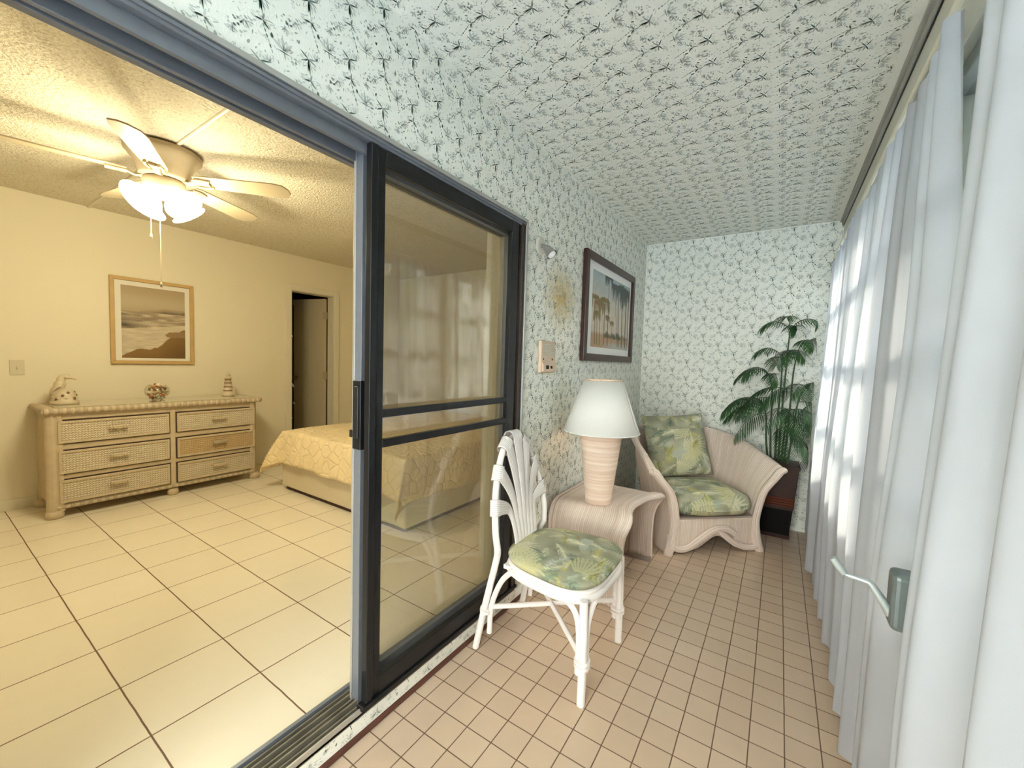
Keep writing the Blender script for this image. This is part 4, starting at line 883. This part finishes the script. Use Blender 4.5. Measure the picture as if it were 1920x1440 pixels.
for lay,(z,r,n) in enumerate(((.016,.040,6),(.042,.060,9),(.070,.066,9),(.098,.060,9),(.120,.042,7),(.020,0,1),(.045,.022,3),(.074,.026,4),(.102,.024,4),(.134,.014,3))):
    for k in range(n):
        a=k*2*PI/n+lay*.5; x=BX+r*math.cos(a); y=BY+r*math.sin(a); kind=rg.choice([0,1,1,1,2]); s=rg.uniform(.8,1.1); m=Matrix.Translation((x,y,ZT+z))@Matrix.Rotation(rg.random()*6.3,4,'Z')@Matrix.Rotation(rg.uniform(-1,1),4,'X')
        mb=MB()
        if kind<2:
            mb.grid(lambda u,v:((u-.5)*.036*s*math.sin(PI*(.1+.8*v)),(v-.5)*.034*s,.010*math.sin(PI*u)*math.sin(PI*(.1+.85*v))+.0012*math.sin(u*50)),16,8,m='shell' if kind==0 else 'shellw')
            o=mb.build('scallop_shell',space=m,solid=.003)
        else:
            mb.lathe([(0,-.018*s),(.006*s,-.012*s),(.011*s,.0),(.012*s,.006*s),(.007*s,.012*s),(0,.017*s)],(0,0,0),12,'shellb'); o=mb.build('cone_shell',space=m)
        tag(o,('orange scallop shell' if kind==0 else 'cream ribbed scallop shell' if kind==1 else 'small brown cone shell')+' inside the glass bowl on the dresser','shell','orange shells in the glass bowl' if kind==0 else 'cream shells in the glass bowl' if kind==1 else 'brown shells in the glass bowl')
# ------------------------------------------------------------------ bed
bx0,bx1,by0,by1=-2.675,-1.005,-2.140,-.03
t=thing('bed','low upholstered bed with beige fabric base across the bedroom','bed',((bx0+bx1)/2,(by0+by1)/2,ZB))
MB().box(bx0,bx1,by0,by1,ZB+.035,.405,'bedbase').build('base',parent=t,bevel=.015)
mb=MB(); mb.box(bx0+.03,bx1-.03,by0+.03,by1-.02,ZB,ZB+.036,'darkbrown'); mb.build('plinth',parent=t,label='dark recessed plinth')
MB().box(bx0+.03,bx1-.03,by0+.03,by1-.03,.405,.60,'matcream').build('mattress',parent=t,bevel=.05)
NU,NV=110,110
def quilt(u,v):
    # u across x incl. drops, v from the foot drop to the head
    top=.632; wd=(bx1-bx0); ln=by1-by0; du=.33; dv=.29; L=wd+2*du; p=u*L-du; q=v*(ln+dv)-dv
    rr=.07
    def fold(p,lo,hi,drop):
        # returns position & z lowering
        if p<lo: e=lo-p; return lo-min(e,rr)*.22-.16*max(0,e-rr)*drop, -max(0,e-rr*.3)
        if p>hi: e=p-hi; return hi+min(e,rr)*.22+.05*max(0,e-rr)*drop, -max(0,e-rr*.3)
        return p,0
    x,zx=fold(p,.02,wd-.02,1); y,zy=fold(q,.02,ln-.0,1)
    # left drop is longer and flares, right drop shorter
    z=top+min(zx,zy)*.97
    if zx<0 and zy<0: 
        e=min(-zx,-zy); z=top-max(-zx,-zy)-e*.25; x+= (-1 if p<.02 else .35)*e*.40; y-=e*.30
    z+=.004*math.sin(p*23)*math.sin(q*19)+.006*math.sin(p*7+q*5)
    if zy<0: y+=.010*math.sin(p*15)*min(1,-zy*5)
    if zx<0: x+=.012*math.sin(q*13)*min(1,-zx*5)
    ed=min(1,max(0,(.16-min(abs(x),abs(wd-x)))/.16)); z-=.018*ed**2 if zx==0 else 0
    return (bx0+x,by0+y-.012,max(z,.20))
mb=MB(); mb.grid(quilt,NU,NV,m='quilt'); o=mb.build('quilt',solid=.014,offset=0); tag(o,'pale yellow quilted coverlet spread over the low beige bed','bedspread')
# ------------------------------------------------------------------ ceiling fan
FX,FY=-1.925,-3.195
t=thing('ceiling_fan','cream flush-mount ceiling fan with five blades and a lit cluster of glass shades','ceiling fan',(FX,FY,2.20))
MB().lathe([(.165,HB-.001),(.165,HB-.010)],(FX,FY,0),40,'fandark').build('ceiling_gap',parent=t)
MB().lathe([(0,HB-.008),(.176,HB-.008),(.180,HB-.016),(.180,HB-.034),(.168,HB-.042),(.162,HB-.058),(.146,HB-.066),(.128,HB-.12),(.120,HB-.155),(.118,HB-.17),(0,HB-.172)],(FX,FY,0),48,'fanwhite').build('motor_housing',parent=t)
MB().lathe([(0,2.342),(.080,2.342),(.098,2.334),(.102,2.318),(.102,2.285),(.092,2.272),(.060,2.262),(.050,2.235),(0,2.23)],(FX,FY,0),40,'fanwhite').build('light_kit',parent=t)
for k in range(5):
    an=R(44+72*k); m=Matrix.Translation((FX,FY,2.352))@Matrix.Rotation(an,4,'Z')
    pitch=Matrix.Rotation(R(-11),4,'X')
    out=[(.165,-.050),(.20,-.058),(.60,-.072),(.655,-.060),(.680,-.020),(.680,.020),(.655,.060),(.60,.072),(.20,.058),(.165,.050)]
    mb=MB(); mb.prism(out,-.004,.004,lambda u,v,d:(u,v,d-.018*(u-.15)),'fanwhite'); bl=mb.build('blade',parent=t,space=m@pitch,bevel=.002)
    b=MB(); b.tube(bez([(.09,0,-.008),(.13,0,-.020),(.17,0,-.010),(.24,0,-.014)],14),[.017]*8+[.022]*7,10,'fanwhite',flat=.35,up=(0,0,1)); b.tube(bez([(.16,-.03,-.012),(.20,-.038,-.013),(.25,-.03,-.015)],10),.007,8); b.tube(bez([(.16,.03,-.012),(.20,.038,-.013),(.25,.03,-.015)],10),.007,8); b.build('blade_iron',parent=bl,space=m@pitch)
SHD=[]
for k in range(4):
    an=R(20+90*k); ca,sa=math.cos(an),math.sin(an); dirv=Vector((ca*.72,sa*.72,-.70)).normalized(); q=dirv.to_track_quat('Z','Y').to_matrix().to_4x4(); base=Vector((FX+ca*.065,FY+sa*.065,2.262))
    ar=MB().tube([(FX+ca*.03,FY+sa*.03,2.27),tuple(base)],.016,12,'fanwhite').build('shade_arm',parent=t)
    pr=[(.020,.0),(.028,.012),(.040,.030),(.054,.052),(.062,.076),(.084,.100),(.096,.106)]
    mb=MB(); mb.lathe(pr,tuple(base),28,'bulb',mat=q); mb.build('glass_shade',parent=t,label='glowing frosted glass shade'); SHD.append(base+dirv*.15)
for (x,y,z0,z1) in((FX+.035,FY-.075,2.24,2.01),(FX+.075,FY-.045,2.24,1.735)):
    c=MB(); c.tube([(x,y,z0),(x,y,z1)],.0022,6,'fanwhite'); c.lathe([(0,.0),(.005,.002),(.006,.018),(.003,.03),(0,.032)],(x,y,z1-.03),10,'fanwhite'); c.build('pull_chain',parent=t)
# ------------------------------------------------------------------ sheer curtains
def curtain(label,y0,y1,xt,xb,zt,zb,pitch,amp,seed,edge=None,nu=None,push=None,xslope=0):
    rg=random.Random(seed); ph=[rg.random()*6.3 for _ in range(6)]; L=abs(y1-y0); nu=nu or int(L/.006); hem=lambda s:0
    def f(u,v):
        y=y0+(y1-y0)*u; z=zt+(zb-zt)*v
        s=u*L
        w=math.sin(2*PI*s/pitch+1.3*math.sin(2*PI*s/(pitch*3.7)+ph[0])+ph[1])
        w2=math.sin(2*PI*s/(pitch*.41)+ph[2]+1.2*math.sin(s*5+ph[3]))
        fade=min(1,.22+v*1.3)
        sq_=math.copysign(abs(w)**.75,w)
        x=xt+(xb-xt)*min(1,v*1.5)+amp*fade*sq_+amp*.22*w2*(1-.35*v)+.006*math.sin(6*v+s*4+ph[4])+xslope*u
        yy=y+ .35*amp*math.cos(2*PI*s/pitch+ph[1])*fade+.012*math.sin(v*4+ph[5])*u
        z+=(.012*math.sin(2*PI*s/pitch+1.)-.012*math.sin(s*3))*v + .022*math.cos(2*PI*s/pitch*1.0+ph[0])*(1-v)**6
        if edge and v>=0: yy+=edge(u,v)
        if push: x-=push(yy,z)
        return (min(x,W-.012),yy,z)
    mb=MB(); mb.grid(f,nu,90,m='sheer'); o=mb.build('sheer_curtain'); return tag(o,label,'curtain')
bulge=lambda y,z: .0+.055*math.exp(-((y+.93)/.09)**2)*max(0,min(1,(1.7-z)/1.0))
curtain('white sheer curtain panel at the far end nearest the palm',-.03,-1.02,1.462,1.435,2.19,.06,.150,.030,2,push=bulge)
curtain('white sheer curtain panel hanging behind the window crank, ending beside the gap',-1.0,-2.80,1.462,1.437,2.19,.045,.235,.040,5,edge=lambda u,v:.10*(u**8)*(max(0,1-v*3))-.05*(u**6)*math.exp(-((v-.35)/.2)**2))
curtain('white sheer curtain panel closest to the viewer at the right',-3.10,-4.55,1.398,1.376,2.215,.05,.26,.034,9,edge=lambda u,v:-.085*v*(1-u)**2)
mb=MB(); mb.tube([(1.462,-.02,2.225),(1.462,-5.28,2.225)],.009,10,'white'); o=mb.build('curtain_rod'); tag(o,'thin white rod carrying the sheer curtains above the windows','curtain rod')
# ------------------------------------------------------------------ outside
struct(MB().box(W+.2,W+.95,-5.6,-1.3,2.50,2.62,'coffwhite'),'added_eave',bevel=.01)  # unseen eave, added to keep steep sky light off the sheers
struct(MB().box(-14,26,-26,20,-.6,-.42,'concrete'),'ground')
mb=MB(); mb.box(8.5,9.0,-16,16,-.42,4.6,'stuccoext'); o=mb.build('building'); tag(o,'blurred cream building wall outside behind the sheer curtains','building')
mb=MB(); hw=lambda a,b:.08*math.sin(a*31+b*17)+.06*math.sin(a*57-b*41)
mb.grid(lambda u,v:(lambda th:(3.15+(.42+hw(u,v))*math.cos(th)*1.0,-5.8+3.75*u,-.42+3.75*min(1,math.sin(th)*1.25)+.05*hw(v,u)))(PI*v),90,40,m='added_hedge'); o=mb.build('added_hedge'); tag(o,'tall clipped green hedgerow added outside to shade the nearest windows, faint behind the sheers','added_hedge')  # planting added outside to dim the light on the nearest sheers
rg=random.Random(2)
for k,(x,y,r) in enumerate(((5.4,-1.2,1.1),(5.6,2.4,1.3),(5.6,-5.0,.9))):
    mb=MB(); mb.grid(lambda u,v:(lambda a,b,rr:(x+rr*math.cos(a)*math.sin(b),y+rr*math.sin(a)*math.sin(b),.45+rr*1.0-rr*math.cos(b)*1.))(2*PI*u,PI*v,r*(1+.12*math.sin(9*u*2*PI)*math.sin(7*v*PI)+.06*math.sin(23*u*2*PI+5)*math.sin(19*v*PI))),60,30,closeu=False,m='added_hedge')
    mb.tube([(x,y,-.42),(x,y,.7)],.08,8,'stem'); o=mb.build('garden_shrub'); tag(o,('round green shrub outside, seen faintly through the middle of the sheers','round green shrub outside the far end window, faint through sheers','smallest round shrub outside, beyond the added hedgerow')[k],'shrub')
# ------------------------------------------------------------------ light
wd=bpy.data.worlds.new('sky'); S.world=wd; wd.use_nodes=True; nt=wd.node_tree; bg=nt.nodes['Background']
tc=nt.nodes.new('ShaderNodeTexCoord'); sp_=nt.nodes.new('ShaderNodeSeparateXYZ'); nt.links.new(tc.outputs['Generated'],sp_.inputs[0])
cr=nt.nodes.new('ShaderNodeValToRGB'); nt.links.new(sp_.outputs[2],cr.inputs[0]); cr.color_ramp.elements[0].color=(1,.975,.955,1); cr.color_ramp.elements[0].position=0; cr.color_ramp.elements[1].color=(.96,.97,1.0,1); cr.color_ramp.elements[1].position=.8
nt.links.new(cr.outputs[0],bg.inputs[0]); bg.inputs[1].default_value=15.5
sl=bpy.data.lights.new('sun','SUN'); sl.energy=11.; sl.angle=R(8); sl.color=(1,.90,.76); so=bpy.data.objects.new('sun',sl); COL.objects.link(so); so.rotation_euler=Vector((-.72,-.22,-.60)).to_track_quat('-Z','Y').to_euler()
for k,p in enumerate(SHD):
    l=bpy.data.lights.new('fan_bulb','POINT'); l.energy=10.2; l.color=(1,.89,.58); l.shadow_soft_size=.05; o=bpy.data.objects.new('fan_bulb',l); COL.objects.link(o); o.location=p
l=bpy.data.lights.new('table_lamp_bulb','POINT'); l.energy=.9; l.color=(1,.76,.52); l.shadow_soft_size=.035; o=bpy.data.objects.new('table_lamp_bulb',l); COL.objects.link(o); o.location=(LX,LY,TZ+.60)
# ------------------------------------------------------------------ camera
cam=bpy.data.cameras.new('camera'); co=bpy.data.objects.new('camera',cam); COL.objects.link(co); S.camera=co
yaw,pitch,roll=.5818,-.0562,.0307
fw=Vector((-math.sin(yaw)*math.cos(pitch),math.cos(yaw)*math.cos(pitch),math.sin(pitch))); r_=fw.cross(Vector((0,0,1))).normalized(); u_=r_.cross(fw)
r2=r_*math.cos(roll)+u_*math.sin(roll); u2=-r_*math.sin(roll)+u_*math.cos(roll)
co.matrix_world=Matrix(((r2.x,u2.x,-fw.x,1.157616),(r2.y,u2.y,-fw.y,-4.098096),(r2.z,u2.z,-fw.z,1.342728),(0,0,0,1)))
cam.sensor_width=36; cam.sensor_fit='HORIZONTAL'; cam.lens=36*761.5/1920; cam.clip_start=.02; cam.clip_end=200
S.view_settings.view_transform='Standard'; S.view_settings.look='None'; S.view_settings.gamma=1; S.view_settings.exposure=.86; S.view_settings.use_curve_mapping=False
S.cycles.max_bounces=10; S.cycles.diffuse_bounces=6; S.cycles.transparent_max_bounces=16; S.cycles.transmission_bounces=6; S.cycles.use_denoising=True; S.cycles.sample_clamp_indirect=6; S.cycles.caustics_reflective=False; S.cycles.caustics_refractive=False
